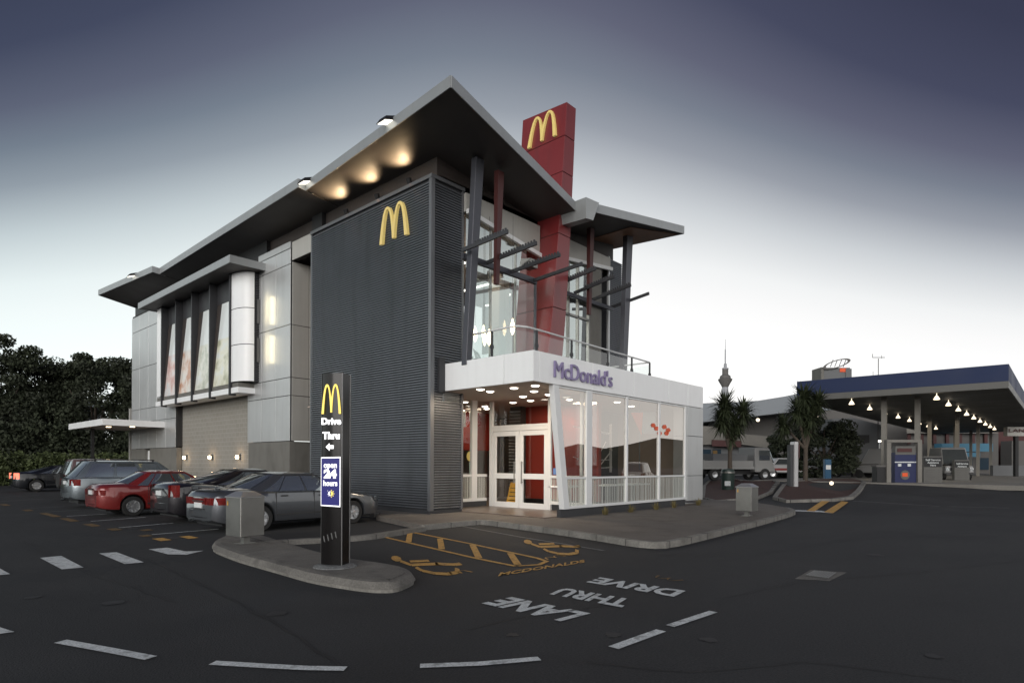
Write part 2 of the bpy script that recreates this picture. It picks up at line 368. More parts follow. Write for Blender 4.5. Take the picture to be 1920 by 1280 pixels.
# sidewalk around the restaurant
sw_front=smoothpoly([gp(792,984,ZP),gp(895,974,ZP),gp(918,975,ZP),gp(985,983.5,ZP),gp(1060,993,ZP),gp(1130,1003,ZP),gp(1195,1013,ZP),gp(1235,1016,ZP),gp(1275,1010,ZP),gp(1345,994,ZP),gp(1420,976,ZP),gp(1478,961,ZP),gp(1489,956,ZP),gp(1476,951,ZP)],1,False)
poly=[gp(705,966,ZP)]+sw_front+[gp(1440,945,ZP),(25.6,10.2),(25.2,22),(13,22),(11.9,42),(10.9,42),(10.9,15.2),(10.75,15)]
sheet('sidewalk',poly,'paving',z=ZP,thick=.13)
ribbon('kerb',sw_front,.15,'kerb',z=ZP+.006,h=.13)
ribbon('kerb',[(10.82,15.3),(10.82,42)],.15,'kerb',z=ZP+.006,h=.13)
# low kerb strip joining the island and the sidewalk
ks=[gp(792,987,.1),gp(700,1001,.1),gp(655,1005,.1),gp(600,1008,.1),gp(480,1014,.1),gp(430,1017,.1)]
ribbon('kerb',smoothpoly(ks,1,False),.2,'kerb',z=.1,h=.1)
# traffic island under the pylon sign
isl=[gp(388,1031,.0),gp(440,1053,.0),(4.27,8.6),(4.22,7.4),gp(690,1112,0),gp(745,1112,0),gp(782,1095,0),gp(772,1084,0),gp(745,1074,0),(5.35,8.6),(5.55,10.2),gp(490,1012,.0),gp(430,1010,.0)]
islp=smoothpoly(isl,2)
sheet('traffic_island',offs(islp,.02),'kerb',z=.05,thick=.05)
inn=offs(islp,-.16) if False else None
cx=sum(p[0] for p in islp)/len(islp);cy=sum(p[1] for p in islp)/len(islp)
a1=offs(islp,.17); 
def area(P): return sum(P[i][0]*P[(i+1)%len(P)][1]-P[(i+1)%len(P)][0]*P[i][1] for i in range(len(P)))/2
s_=1 if abs(area(a1))<abs(area(islp)) else -1
mb=MB(); n=len(islp); A=offs(islp,.0);B=offs(islp,s_*.05);C_=offs(islp,s_*.16)
mb.add([(p[0],p[1],.052) for p in A]+[(p[0],p[1],.13) for p in B]+[(p[0],p[1],.145) for p in C_],[(i,(i+1)%n,n+(i+1)%n,n+i) for i in range(n)]+[(n+i,n+(i+1)%n,2*n+(i+1)%n,2*n+i) for i in range(n)])
tag(mb.build('island_kerb',MT['island'],smooth=40),kind='structure')
C2=offs(islp,s_*.145)
mb=MB(); mb.add([(cx,cy,.149)]+[(p[0],p[1],.149) for p in C2],[(0,1+i,1+(i+1)%n) for i in range(n)]); tag(mb.build('island_top',MT['island']),kind='structure')
sheet('asphalt_patch',[gp(x,y) for x,y in((905,988),(1000,999),(1130,1020),(1240,1034),(1340,1013),(1450,985),(1498,962),(1470,972),(1350,1003),(1240,1024),(1130,1012),(1000,990),(925,981))],'asphalt_patch',z=.003)
# ---------------- painted markings ----------------
def rm(pxs,m='linewhite',z=.009,name='road_marking'): return sheet(name,[gp(*p) for p in pxs],m,z=z)
c3=lambda x,y:(x/3,960+y/3)
for pl in ([(225,258),(345,247),(470,312),(348,323)],[(557,233),(655,226),(810,283),(703,293)],[(838,210),(940,200),(1045,222),(1145,218),(1050,240),(943,238)],[(-100,330),(0,318),(58,350),(-90,362)],[(-100,645),(0,650),(82,676),(-80,698)]):
    rm([c3(*p) for p in pl])
def dash(pp,w=.1,m='linewhite'):
    pts=[gp(*p) for p in pp]; ribbon('road_marking',pts,w,m,z=.009)
dash([c3(340,729),(205,1219.5),c3(850,823)],.11); dash([c3(1195,850),c3(1500,868),(570,1253),(648,1254.5)],.1)
c24=lambda x,y:(600+x/2.4,940+y/2.4)
dash([c24(450,742),c24(720,732),c24(988,709)],.1); dash([c24(1320,660),c24(1535,582)],.11); dash([c24(1575,562),c24(1770,497)],.1)
dash([c24(640,112),c24(900,160),c24(1280,222)],.08,'linefaded')
for (a,b) in (((890,757),(1300,722)),((1140,809),(1640,767)),((680,709),(1090,678)),((500,671),(800,654)),((340,639),(600,624)),((230,611),(480,598)),((0,560),(330,540)),((0,528),(300,512))):
    dash([(a[0]/4,800+a[1]/4),(b[0]/4,800+b[1]/4)],.075,'linefaded' if a[1]<650 else 'linewhite')
for X0,Y0,Y1 in ((4.3,21.9,23.9),(4.3,19.9,21.3),(4.33,18.0,18.9),(4.42,16.6,17.2),(4.5,14.75,15.15),(4.52,13.7,14.3),(5.05,13.7,14.3),(4.9,16.0,16.4),(4.2,25.2,26),(4.15,28.8,30),(4.1,32,33.5)):
    sheet('road_marking',[(X0-.1,Y0),(X0+.12,Y0+.05),(X0+.12,Y1),(X0-.1,Y1-.05)],'lineyellow' if Y0<14.5 else 'lineyellowfade',z=.009)
def yl(pp,w=.1): ribbon('road_marking',[gp(*c24(*p)) for p in pp],w,'lineyellow',z=.009)
yl([(245,150),(480,205),(700,256),(880,292)],.09)
yl([(405,137),(650,185),(850,228),(980,256),(1020,270),(985,285),(890,291)],.09)
for a,b in (((405,143),(398,184)),((540,168),(548,216)),((686,196),(715,256)),((856,234),(890,286))): 
    ribbon('road_marking',[gp(*c24(*a)),gp(*c24(*b))],.12,'lineyellow',z=.012)
def gtext(s,bl,br,tl,m,name='road_lettering',bold=.02):
    a=Vector((*gp(*c24(*bl)),.0));b=Vector((*gp(*c24(*br)),.0));t=Vector((*gp(*c24(*tl)),.0))
    o=textmb(s,a+Vector((0,0,.009)),b-a,t-a,bold=bold).build(name,MT[m]); tag(o,kind='structure')
gtext('LANE',(1218,505),(862,431),(1082,541),'linewhite',bold=.04)
gtext('THRU',(1412,443),(1098,389),(1358,478),'linewhite',bold=.04)
gtext('DRIVE',(1647,403),(1262,342),(1592,430),'linewhite',bold=.04)
gtext('MCDONALDS',(800,338),(1192,275),(812,321),'lineyellow',bold=.03)
def garch(bl,br,tl,m='lineyellow'):
    a=Vector((*gp(*c24(*bl)),.009));b=Vector((*gp(*c24(*br)),.009));t=Vector((*gp(*c24(*tl)),.009))
    p,q=arches(8); mb=MB()
    for P in (p,q): mb.add([a+(b-a)*x+(t-a)*y for x,y in P],[tuple(range(len(P)))])
    tag(mb.build('road_marking',MT[m],recalc=True),kind='structure')
garch((1640,355),(1520,333),(1605,362),'lineyellowfade'); garch((690,318),(590,330),(660,308)); garch((1110,245),(1022,262),(1080,240))
# wheelchair symbols, lying on their side seen from here
def wheelchair(c0,c1,c2):
    o=Vector((*gp(*c24(*c0)),.009));u=Vector((*gp(*c24(*c1)),.009))-o;v=Vector((*gp(*c24(*c2)),.009))-o
    mb=MB(); Pn=lambda x,y:o+u*x+v*y
    mb.add([Pn(.07+.07*math.cos(t)*1.0,.26+.2*math.sin(t)) for t in [i*.4488 for i in range(14)]],[tuple(range(14))])   # head
    def st(pts,w):
        P=[Vector(p) for p in pts]
        for a,b in zip(P,P[1:]):
            d=(b-a); d.y*=.35; d.normalize(); nn=Vector((-d.y,d.x/.35*1.0)) ; nn=Vector((-d.y*w*.8,d.x*w*2.3))
            mb.add([Pn(*(a-nn)),Pn(*(b-nn)),Pn(*(b+nn)),Pn(*(a+nn))],[(0,1,2,3)])
    st([(.12,.42),(.25,.62),(.62,.42)],.035); st([(.25,.40),(.52,.25)],.03); st([(.58,.42),(.83,.40),(.93,.30)],.035)
    st([(.30,.75),(.36,.92),(.50,1.02),(.66,1.0),(.79,.86),(.83,.62)],.032)
    tag(mb.build('road_marking',MT['lineyellow'],recalc=True),kind='structure')
wheelchair((318,240),(640,262),(330,308)); wheelchair((915,168),(1175,186),(925,222))
# drain cover
t=thing('drain_cover','square metal drain grate set in a rough concrete collar in the open roadway','drain cover',(9.7,2.74,0))
m_=MB(); gc=[gp(x,y) for x,y in((1490,1085),(1520,1068),(1588,1073),(1555,1089))]; m_.add([(p[0],p[1],.004) for p in gc],[(0,1,2,3)]); m_.build('collar',MT['island'],t)
q=[gp(x,y,.0) for x,y in((1508,1080),(1527,1070),(1570,1074),(1552,1086))]
m_=MB()
def bl(u,v): a=Vector(q[0])*(1-u)*(1-v)+Vector(q[3])*u*(1-v)+Vector(q[1])*(1-u)*v+Vector(q[2])*u*v; return (a.x,a.y)
for k in range(9):
    u0=k/9+.02;u1=u0+.07; P=[bl(u0,.06),bl(u1,.06),bl(u1,.94),bl(u0,.94)]; m_.hexa([(x,y,.006) for x,y in P],[(x,y,.018) for x,y in P])
m_.build('grate',MT['steel'],t)
m_=MB(); m_.add([(p[0],p[1],.0065) for p in q],[(0,1,2,3)]); m_.build('sump',MT['black'],t)
# planted islands on the right with yellow hatching between
i2=smoothpoly([gp(*p) for p in((1446,944),(1475,928),(1540,918),(1600,917),(1622,926),(1612,936),(1590,944))],1)
sheet('planted_island',i2,'mulch',z=.12,thick=.12); ribbon('kerb',i2,.2,'kerb',z=.13,closed=True,h=.13)
i3=smoothpoly([gp(*p) for p in((1316,944),(1322,918),(1365,915),(1400,924),(1462,925),(1440,938))],1)
sheet('planted_island',i3,'mulch',z=.12,thick=.12); ribbon('kerb',i3,.18,'kerb',z=.13,closed=True,h=.13)
rm([(1512,958),(1545,942),(1558,943),(1527,958.5)],'lineyellow'); rm([(1545,960),(1578,944),(1591,945),(1562,962)],'lineyellow')
rm([(1487,956),(1540,957.5),(1560,962),(1540,960),(1487,958)],'linewhite'); rm([(1350,942),(1372,938),(1425,944),(1420,946)],'linewhite')
# forecourt slab of the petrol station
fc=[(39.3,-2.5),(39.3,14.8),(100,18),(110,3.5)]
mb=MB(); mb.add([(x,y,.70) for x,y in fc]+[(x,y,.45) for x,y in fc],[(0,1,2,3)]+[(i,4+i,4+(i+1)%4,(i+1)%4) for i in range(4)])
tag(mb.build('forecourt',MT['concrete']),kind='structure')
dash([(1600,944),(1760,950),(1919,953)],.12,'linefaded')

K('tar',(.018,.018,.019),.7); K('patchlight',(.052,.052,.053),.9,var=.3,scale=1.5,bump=.6,bscale=70,fine=(40,.4)); K('stain',(.028,.028,.029),.7,var=.3,scale=3)
def crack(pp,w=.018,seed=0,m='tar'):
    random.seed(seed); pts=[Vector(gp(*p)) for p in pp]; out=[]
    for a,b in zip(pts,pts[1:]):
        n=max(2,int((b-a).length/.25))
        for i in range(n): q=a.lerp(b,i/n); out.append((q.x+random.uniform(-.025,.025),q.y+random.uniform(-.025,.025)))
    out.append(tuple(pts[-1])); ribbon('road_crack',out,w,m,z=.005)
crack([(262,1042),(400,1105),(560,1195),(640,1250)],.022,1); crack([(850,1185),(1010,1150),(1180,1130)],.012,2); crack([(1360,1120),(1500,1090),(1700,1075),(1919,1050)],.012,3); crack([(1100,1240),(1300,1262),(1500,1240),(1800,1275)],.014,4); crack([(30,1010),(180,1080),(330,1128)],.012,5); crack([(1250,960+80),(1420,1040),(1600,1010),(1900,1003)],.014,6)
random.seed(9)
for px,py,r0 in ((1640,1040,.16),(1150,1190,.10),(520,1150,.12),(210,1130,.15),(1330,1200,.09),(960,1190,.07),(330,1008,.2),(250,990,.18),(150,975,.2),(60,1120,.1),(1750,1230,.08)):
    c_=gp(px,py); sheet('oil_stain',[(c_[0]+r0*random.uniform(.6,1.1)*math.cos(i*.45),c_[1]+r0*random.uniform(.6,1.1)*math.sin(i*.45)) for i in range(14)],'stain',z=.006)
# ---------------- restaurant building ----------------
B=thing('restaurant_building','two storey dusk-lit fast food restaurant with charcoal ribbed wall and wing-shaped roof','restaurant',(12,14,0))
def corr(o,u,L_,h,nrm,pitch=.078,amp=.034):
    # horizontal ribs standing proud of the dark wall behind: origin o, along u for L_, height h, outward normal nrm
    o=Vector(o);u=Vector(u);w=Vector(nrm);mb=MB();z=0
    while z<h-pitch:
        pr=[(z+pitch*.38,0),(z+pitch*.42,amp*.8),(z+pitch*.55,amp),(z+pitch*.85,amp),(z+pitch*.98,amp*.75),(z+pitch*1.0,0)]
        vs=[]
        for zz_,a in pr: p=o+UP*zz_+w*(a+.004); vs+=[p,p+u*L_]
        mb.add(vs,[(2*i,2*i+1,2*i+3,2*i+2) for i in range(5)]+[(0,2,4,6,8,10),(11,9,7,5,3,1)]); z+=pitch
    return mb
# charcoal slab
mb=MB(); mb.box(11.78,13.0,13.98,20.72,.05,10.08); mb.box(11.72,13.02,13.92,20.76,.05,.22); mb.build('charcoal_wall',MT['charcoal'],B)
corr((11.77,20.72,.24),(0,-1,0),6.7,9.82,(-1,0,0)).build('ribbed_cladding',MT['clad'],B)
corr((11.86,13.97,.24),(1,0,0),1.12,9.82,(0,-1,0)).build('ribbed_cladding',MT['clad'],B)
mb=MB(); mb.box(11.71,11.85,13.90,14.02,.22,10.1); mb.box(11.73,11.77,20.72,20.80,.22,10.1); mb.box(12.97,13.05,13.91,13.99,.22,10.1); mb.box(11.70,13.06,13.89,20.80,10.08,10.19); mb.build('corner_trim',MT['cladtrim'],B)
# vent grille + lit return near the entrance
mb=MB()
for k in range(7): mb.hexa([(12.22,13.91,3.50+k*.05),(12.86,13.91,3.50+k*.05),(12.86,13.95,3.50+k*.05),(12.22,13.95,3.50+k*.05)],[(12.22,13.86,3.525+k*.05),(12.86,13.86,3.525+k*.05),(12.86,13.95,3.54+k*.05),(12.22,13.95,3.54+k*.05)])
mb.build('vent_grille',MT['panel'],B)
mb=MB(); mb.box(12.0,12.22,13.84,13.93,3.75,4.8); mb.build('fascia_bracket',MT['charcoal'],B)
# main volume
mb=MB(); mb.box(12.0,12.1,14.1,41.3,10.05,10.95); mb.box(12.1,16.9,14.0,14.1,9.9,10.3); mb.hexa([(12.0,14.0,10.0),(16.9,14.0,10.0),(16.9,14.1,10.0),(12.0,14.1,10.0)],[(12.0,14.0,10.87),(16.9,14.0,10.27),(16.9,14.1,10.27),(12.0,14.1,10.87)])
mb.hexa([(16.9,14.0,10.0),(21.6,14.0,10.0),(21.6,14.1,10.0),(16.9,14.1,10.0)],[(16.9,14.0,10.27),(21.6,14.0,10.85),(21.6,14.1,10.85),(16.9,14.1,10.27)])
mb.box(21.9,22.0,15,41,9.9,10.9)
mb.build('clerestory_wall',MT['darkbrown'],B)
# floodlight niches step in clerestory
mb=MB(); mb.box(11.83,11.99,20.2,20.9,10.2,10.85); mb.box(11.83,11.99,24.5,41.2,10.2,10.85); mb.build('clerestory_step',MT['black'],B)
# near panel wall with joints
def panels(name,mt,cells,x,th=.03,gap=.012,axis='x',parent=B):
    mb=MB()
    for a0,a1,z0,z1 in cells:
        if axis=='x': mb.box(x-th,x,a0+gap,a1-gap,z0+gap,z1-gap)
        else: mb.box(a0+gap,a1-gap,x-th,x,z0+gap,z1-gap)
    return mb.build(name,MT[mt],parent,bevel=.004)
def cells(ys,zs): return [(a,b,c_,d) for a,b in zip(ys,ys[1:]) for c_,d in zip(zs,zs[1:])]
mb=MB(); mb.box(11.76,11.95,22.3,25.9,2.5,10.22); mb.box(11.95,13.3,22.3,22.45,2.5,9.6); mb.box(11.8,12.0,20.8,22.3,9.5,10.2); mb.box(13.3,13.4,20.0,22.4,.1,10.2); mb.box(11.76,11.95,34.2,41.4,2.46,10.3);mb.box(11.95,22,41.2,41.4,0,10.3)
mb.box(11.95,12.4,34.15,34.25,2.46,4.7)
mb.box(12.3,12.4,25.9,34.2,4.5,10.2)
mb.build('backing_wall',MT['joint'],B)
panels('panel_wall','panel',cells([22.3,23.45,24.68,25.95],[2.48,4.25,4.95,7.0,9.35,9.95]),11.75)
mb=MB(); mb.box(11.72,11.76,22.32,25.0,9.97,10.22); mb.build('parapet_trim',MT['panel'],B)
panels('panel_return','panelside',cells([11.78,12.5,13.28],[2.48,4.25,4.95,7.0,9.45]),22.3,axis='y')
panels('header_panel','panelside',[(20.83,22.25,9.46,10.18)],11.78)
panels('panel_wall','panel',cells([34.3,35.7,37.1,38.5,40,41.4],[2.42,3.95,4.7,7.1,9.3,10.2]),11.75)
mb=MB(); mb.box(11.75,12.0,22.35,25.9,.1,2.47); mb.box(12.0,13.3,22.36,22.5,.1,2.47); mb.build('plinth_wall',MT['plinth'],B)
mb=MB(); mb.box(11.75,12.0,34.2,38.3,.1,2.41); mb.box(11.75,12.0,39.1,41.4,.1,2.41); mb.build('plinth_wall',MT['plinth'],B)
mb=MB(); mb.box(11.9,12.0,38.3,39.1,.1,2.3); mb.build('service_door',MT['white'],B)
mb=MB(); mb.box(12.02,12.3,25.92,34.2,.1,4.6); mb.build('block_wall',MT['block'],B)
for y in (33.52,30.31,27.3):
    w=MB().box(11.93,12.02,y-.06,y+.06,1.78,2.02).build('wall_light',MT['steeldark'],B)
    MB().lathe([(0,0),(.055,.02),(.075,.09),(.06,.16),(0,.18)],(11.87,y,1.79),12).build('lamp_glass',MT['lampwarm'],w,smooth=True)
    l=bpy.data.lights.new('wall_lamp','POINT'); l.energy=5; l.color=(1,.62,.33); l.shadow_soft_size=.06; lo=new('wall_lamp',l,w); lo.location=Vector((11.75,y,1.9))-ROOT[B.name]
# bay window
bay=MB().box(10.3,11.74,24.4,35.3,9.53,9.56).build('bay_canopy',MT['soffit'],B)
mb=MB(); mb.box(10.27,10.31,24.36,35.35,9.50,9.80); mb.box(10.31,11.74,24.36,24.40,9.50,9.80); mb.box(10.31,11.74,35.31,35.35,9.5,9.8); mb.box(10.31,11.74,24.40,35.31,9.72,9.79); mb.build('canopy_fascia',MT['fascia'],bay)
mb=MB(); mb.box(11.0,11.74,25.25,35.0,4.52,4.76); mb.build('bay_sill',MT['white'],B,bevel=.01)
mb=MB(); mb.box(11.05,11.74,25.35,34.9,4.76,4.95); mb.build('bay_base',MT['plinth'],B)
ys=[25.95,28.0,30.05,32.05,34.0]
def gxz(z): return 11.03+(z-4.95)*.07
mb=MB()
for y in ys: mb.hexa([(10.93,y-.05,4.45),(11.2,y-.05,4.45),(11.2,y+.05,4.45),(10.93,y+.05,4.45)],[(10.93,y-.05,9.53),(11.45,y-.05,9.53),(11.45,y+.05,9.53),(10.93,y+.05,9.53)])
mb.box(11.6,11.7,25.95,34.0,8.6,9.53)
for y in ys: pass
fin=mb.build('bay_fins',MT['charcoal'],B)
def posterm(i,cols):
    m=bpy.data.materials.new('bay_graphic_glow'); m.use_nodes=True; nt=m.node_tree; p=nt.nodes['Principled BSDF']; p.inputs['Roughness'].default_value=.12
    n_=nt.nodes.new; l_=nt.links.new; t=n_('ShaderNodeTexCoord'); s=n_('ShaderNodeSeparateXYZ'); l_(t.outputs['Object'],s.inputs[0])
    no=n_('ShaderNodeTexNoise'); no.inputs['Scale'].default_value=1.6; no.inputs['Detail'].default_value=5; l_(t.outputs['Object'],no.inputs[0])
    r=n_('ShaderNodeValToRGB'); l_(no.outputs[0],r.inputs[0]); e=r.color_ramp; e.elements[0].position=.36; e.elements[0].color=(*cols[0],1); e.elements[1].position=.62; e.elements[1].color=(*cols[1],1); el=e.elements.new(.5); el.color=(*cols[2],1)
    z=n_('ShaderNodeMapRange'); l_(s.outputs[2],z.inputs[0]); z.inputs[1].default_value=6.95; z.inputs[2].default_value=7.05
    mx=n_('ShaderNodeMix'); mx.data_type='RGBA'; l_(z.outputs[0],mx.inputs[0]); l_(r.outputs[0],mx.inputs[6]); mx.inputs[7].default_value=(.55,.58,.57,1); l_(mx.outputs[2],p.inputs[0]); l_(mx.outputs[2],p.inputs['Emission Color']); p.inputs['Emission Strength'].default_value=.25  # pale upper half and faint emission paint in reflected sky and interior light
    return m
GC=[((.36,.36,.26),(.54,.56,.53),(.56,.55,.44)),((.34,.37,.30),(.56,.58,.55),(.54,.54,.47)),((.40,.20,.12),(.52,.50,.46),(.55,.48,.42)),((.45,.25,.22),(.50,.50,.50),(.55,.45,.42))]
for i in range(4):
    y0,y1=ys[i]+.05,ys[i+1]-.05
    w=MB().quad((gxz(4.95),y1,4.95),(gxz(4.95),y0,4.95),(gxz(8.9),y0,8.9),(gxz(8.9),y1,8.9)).build('bay_window',posterm(i,GC[i]),B)
    MB().hexa([(gxz(4.95)-.02,y1-.14,4.95),(gxz(4.95)-.01,y1-.14,4.95),(gxz(4.95)-.01,y1,4.95),(gxz(4.95)-.02,y1,4.95)],[(gxz(8.9)-.02,y1-.45,8.9),(gxz(8.9)-.01,y1-.45,8.9),(gxz(8.9)-.01,y1,8.9),(gxz(8.9)-.02,y1,8.9)]).build('red_strip',MT['darkbrown'],w)  # dark strip put in for the dim reflection along the pane edge
    MB().box(gxz(8.9)-.05,gxz(8.9)+.2,y0,y1,8.6,9.53).build('window_head',MT['charcoal'],w)
# curved white end panel and louvred side
mb=MB()
for z0,z1 in ((5.0,6.5),(6.53,8.0),(8.03,9.5)):
    mb.grid(lambda u,v,z0=z0,z1=z1:(11.0+.50*u**2.2,25.9-1.02*math.sin(u*1.5),z0+v*(z1-z0)),12,1)
mb.build('curved_panel',MT['white'],B,smooth=30)
mb=MB().box(11.52,11.74,24.95,25.8,4.98,9.5); 
for k in range(44): mb.box(11.48,11.74,24.89,24.95,5.0+k*.102,5.06+k*.102)
mb.build('louvred_side',MT['charcoal'],B)
mb=MB().box(10.98,11.7,34.05,34.75,5.0,9.5); mb.build('bay_end_panel',MT['white'],B)
# lamps and housings added to make the reflected glow on the panel beside the bay
for z in (7.9,6.3):
    b_=MB().box(11.60,11.70,24.82,24.885,z-.5,z+.5).build('added_glow_strip',MT['steeldark'],B)
    l=bpy.data.lights.new('panel_glow_fill','AREA'); l.shape='RECTANGLE'; l.size=.2; l.size_y=1.15; l.energy=5; l.color=(1,.83,.5); lo=new('panel_glow_fill',l,b_); lo.location=Vector((11.45,24.25,z))-ROOT[B.name]; lo.rotation_euler=Vector((.9,-.35,0)).to_track_quat('-Z','Y').to_euler()
# ---------------- roof ----------------
S=.1192;XV=16.94;ZV=10.22
zl=lambda x:ZV+S*(XV-x); zr=lambda x:ZV+S*(x-XV)
def slab(name,pts,zf,m,th=.22,lift=.0):
    mb=MB();n=len(pts); mb.add([(x,y,zf(x)+lift) for x,y in pts]+[(x,y,zf(x)+lift+th) for x,y in pts],[tuple(range(n)),tuple(range(2*n-1,n-1,-1))]+[(i,(i+1)%n,n+(i+1)%n,n+i) for i in range(n)])
    return mb.build(name,MT[m],B)
def fasc(pts,zf,parent,h=.28,out=.03,low=-.02):
    mb=MB()
    for (x0,y0),(x1,y1) in zip(pts,pts[1:]):
        d=Vector((x1-x0,y1-y0)).normalized(); nn=Vector((d.y,-d.x))*out
        mb.hexa([(x0,y0,zf(x0)+low),(x1,y1,zf(x1)+low),(x1+nn.x,y1+nn.y,zf(x1)+low),(x0+nn.x,y0+nn.y,zf(x0)+low)],[(x0,y0,zf(x0)+h),(x1,y1,zf(x1)+h),(x1+nn.x,y1+nn.y,zf(x1)+h),(x0+nn.x,y0+nn.y,zf(x0)+h)])
    return mb.build('fascia',MT['fascia'],parent)
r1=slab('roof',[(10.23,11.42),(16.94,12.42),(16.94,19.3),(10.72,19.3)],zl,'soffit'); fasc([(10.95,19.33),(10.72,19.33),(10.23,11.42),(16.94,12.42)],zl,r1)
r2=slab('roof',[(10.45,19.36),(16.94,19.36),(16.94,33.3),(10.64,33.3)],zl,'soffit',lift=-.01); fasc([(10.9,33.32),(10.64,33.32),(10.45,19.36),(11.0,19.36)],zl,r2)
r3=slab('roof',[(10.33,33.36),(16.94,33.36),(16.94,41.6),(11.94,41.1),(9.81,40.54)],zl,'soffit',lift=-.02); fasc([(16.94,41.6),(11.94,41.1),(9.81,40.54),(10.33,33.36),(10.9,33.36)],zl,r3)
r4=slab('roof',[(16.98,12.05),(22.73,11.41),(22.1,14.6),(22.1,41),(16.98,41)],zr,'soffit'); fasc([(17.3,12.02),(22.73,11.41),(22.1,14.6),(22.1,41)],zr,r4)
slab('timber_soffit',[(20.0,12.2),(22.6,11.6),(22.05,14.5),(20.0,14.5)],zr,'timber',th=.02,lift=-.03)
mb=MB(); mb.hexa([(16.85,12.0,9.9),(17.2,11.95,9.92),(17.2,13.4,9.95),(16.85,13.4,9.95)],[(16.7,11.9,10.53),(17.4,11.85,10.55),(17.4,13.4,10.5),(16.7,13.4,10.5)]); mb.build('valley_gutter',MT['fascia'],B)
# up-lights on the charcoal parapet
for k,(px,py) in enumerate(((652,355),(710,326),(769,296))):
    y=(18.61,16.79,15.12)[k]
    f=MB().tube((11.86,y,10.2),(11.86,y,10.3),.03).tube((11.86,y,10.28),(11.80,y,10.44),.075,.095,12).build('uplight',MT['black'],B)
    l=bpy.data.lights.new('uplight_lamp','SPOT'); l.energy=120; l.spot_size=R(135); l.spot_blend=1; l.color=(1,.70,.40); l.shadow_soft_size=.05
    lo=new('uplight_lamp',l,f); lo.location=Vector((11.62,y,10.50))-ROOT[B.name]; lo.rotation_euler=Vector((-.75,0,1)).to_track_quat('-Z','Y').to_euler()
    l=bpy.data.lights.new('downlight_lamp','SPOT'); l.energy=26 if k==1 else 8; l.spot_size=R(28); l.spot_blend=1; l.color=(1,.55,.35); l.shadow_soft_size=.02
    lo=new('downlight_lamp',l,f); lo.location=Vector((11.62,y,10.42))-ROOT[B.name]; lo.rotation_euler=Vector((.08,-.75,-1)).to_track_quat('-Z','Y').to_euler()
# floodlights on the eaves
for x,y,sc in ((10.19,14.1,1),(10.52,19.1,1),(10.0,35.6,1)):
    x+=.30; z=zl(x)+.10; f=MB().hexa([(x-.42,y-.16,z+.02),(x-.02,y-.16,z+.16),(x-.02,y+.26,z+.16),(x-.42,y+.26,z+.02)],[(x-.34,y-.1,z+.17),(x-.02,y-.1,z+.30),(x-.02,y+.2,z+.30),(x-.34,y+.2,z+.17)]).bar((x-.1,y+.05,z+.2),(x+.1,y+.05,z+.02),.06,.05).build('floodlight',MT['black'],B)
    MB().hexa([(x-.39,y-.12,z+.012),(x-.07,y-.12,z+.122),(x-.07,y+.22,z+.122),(x-.39,y+.22,z+.012)],[(x-.39,y-.12,z+.04),(x-.07,y-.12,z+.15),(x-.07,y+.22,z+.15),(x-.39,y+.22,z+.04)]).build('lens',MT['lamplens'],f)
# ---------------- golden emblems ----------------
arch_mb(aX(716,461,11.74),(0,-1.43,0),(0,0,1.12),(-.10,0,0)).build('emblem',MT['yellow'],B)
# ---------------- red blade tower ----------------
tb=[(16.20,13.0,4.5),(16.80,13.0,4.5),(16.80,15.6,4.5),(16.20,15.6,4.5)]
def tw(z): k=(z-4.5)/9.8; return 15.95+1.12*k**.75 if z>4.5 else 15.95
mb=MB(); zs=[4.5,5.5,6.98,7.02,9.6,9.63,11.9,11.93,13.0,13.03,14.3]
mb=MB()
for z0,z1 in ((4.4,6.99),(7.01,9.59),(9.61,11.79),(11.81,13.09),(13.11,14.3)):
    w0=.80-.028*(z0-5);w1=.80-.028*(z1-5); yb0=15.05;yb1=15.05
    t1=.12 if z1==14.3 else 0
    mb.hexa([(tw(z0),13,z0),(tw(z0)+w0,13,z0),(tw(z0)+w0,yb0,z0),(tw(z0),yb0,z0)],[(tw(z1),13,z1),(tw(z1)+w1,13,z1),(tw(z1)+w1,yb1,z1+t1),(tw(z1),yb1,z1+t1)])
tow=mb.build('red_tower',MT['red'],B,bevel=.008)
mb=MB()
for z0,z1 in ((4.4,7.0),(7.0,9.6),(9.6,11.8),(11.8,13.1),(13.1,14.25)):
    w0=.80-.028*(z0-5);w1=.80-.028*(z1-5)
    mb.hexa([(tw(z0)+.025,13.025,z0),(tw(z0)+w0-.025,13.025,z0),(tw(z0)+w0-.025,15,z0),(tw(z0)+.025,15,z0)],[(tw(z1)+.025,13.025,z1),(tw(z1)+w1-.025,13.025,z1),(tw(z1)+w1-.025,15,z1),(tw(z1)+.025,15,z1)])
mb.build('tower_core',MT['joint'],tow)
a=aX(992,281,16.98); arch_mb(a+Vector((-.02,0,0)),(.0,-1.32,.03),(.10,0,1.06),(-.09,0,0)).build('emblem',MT['yellow'],tow)
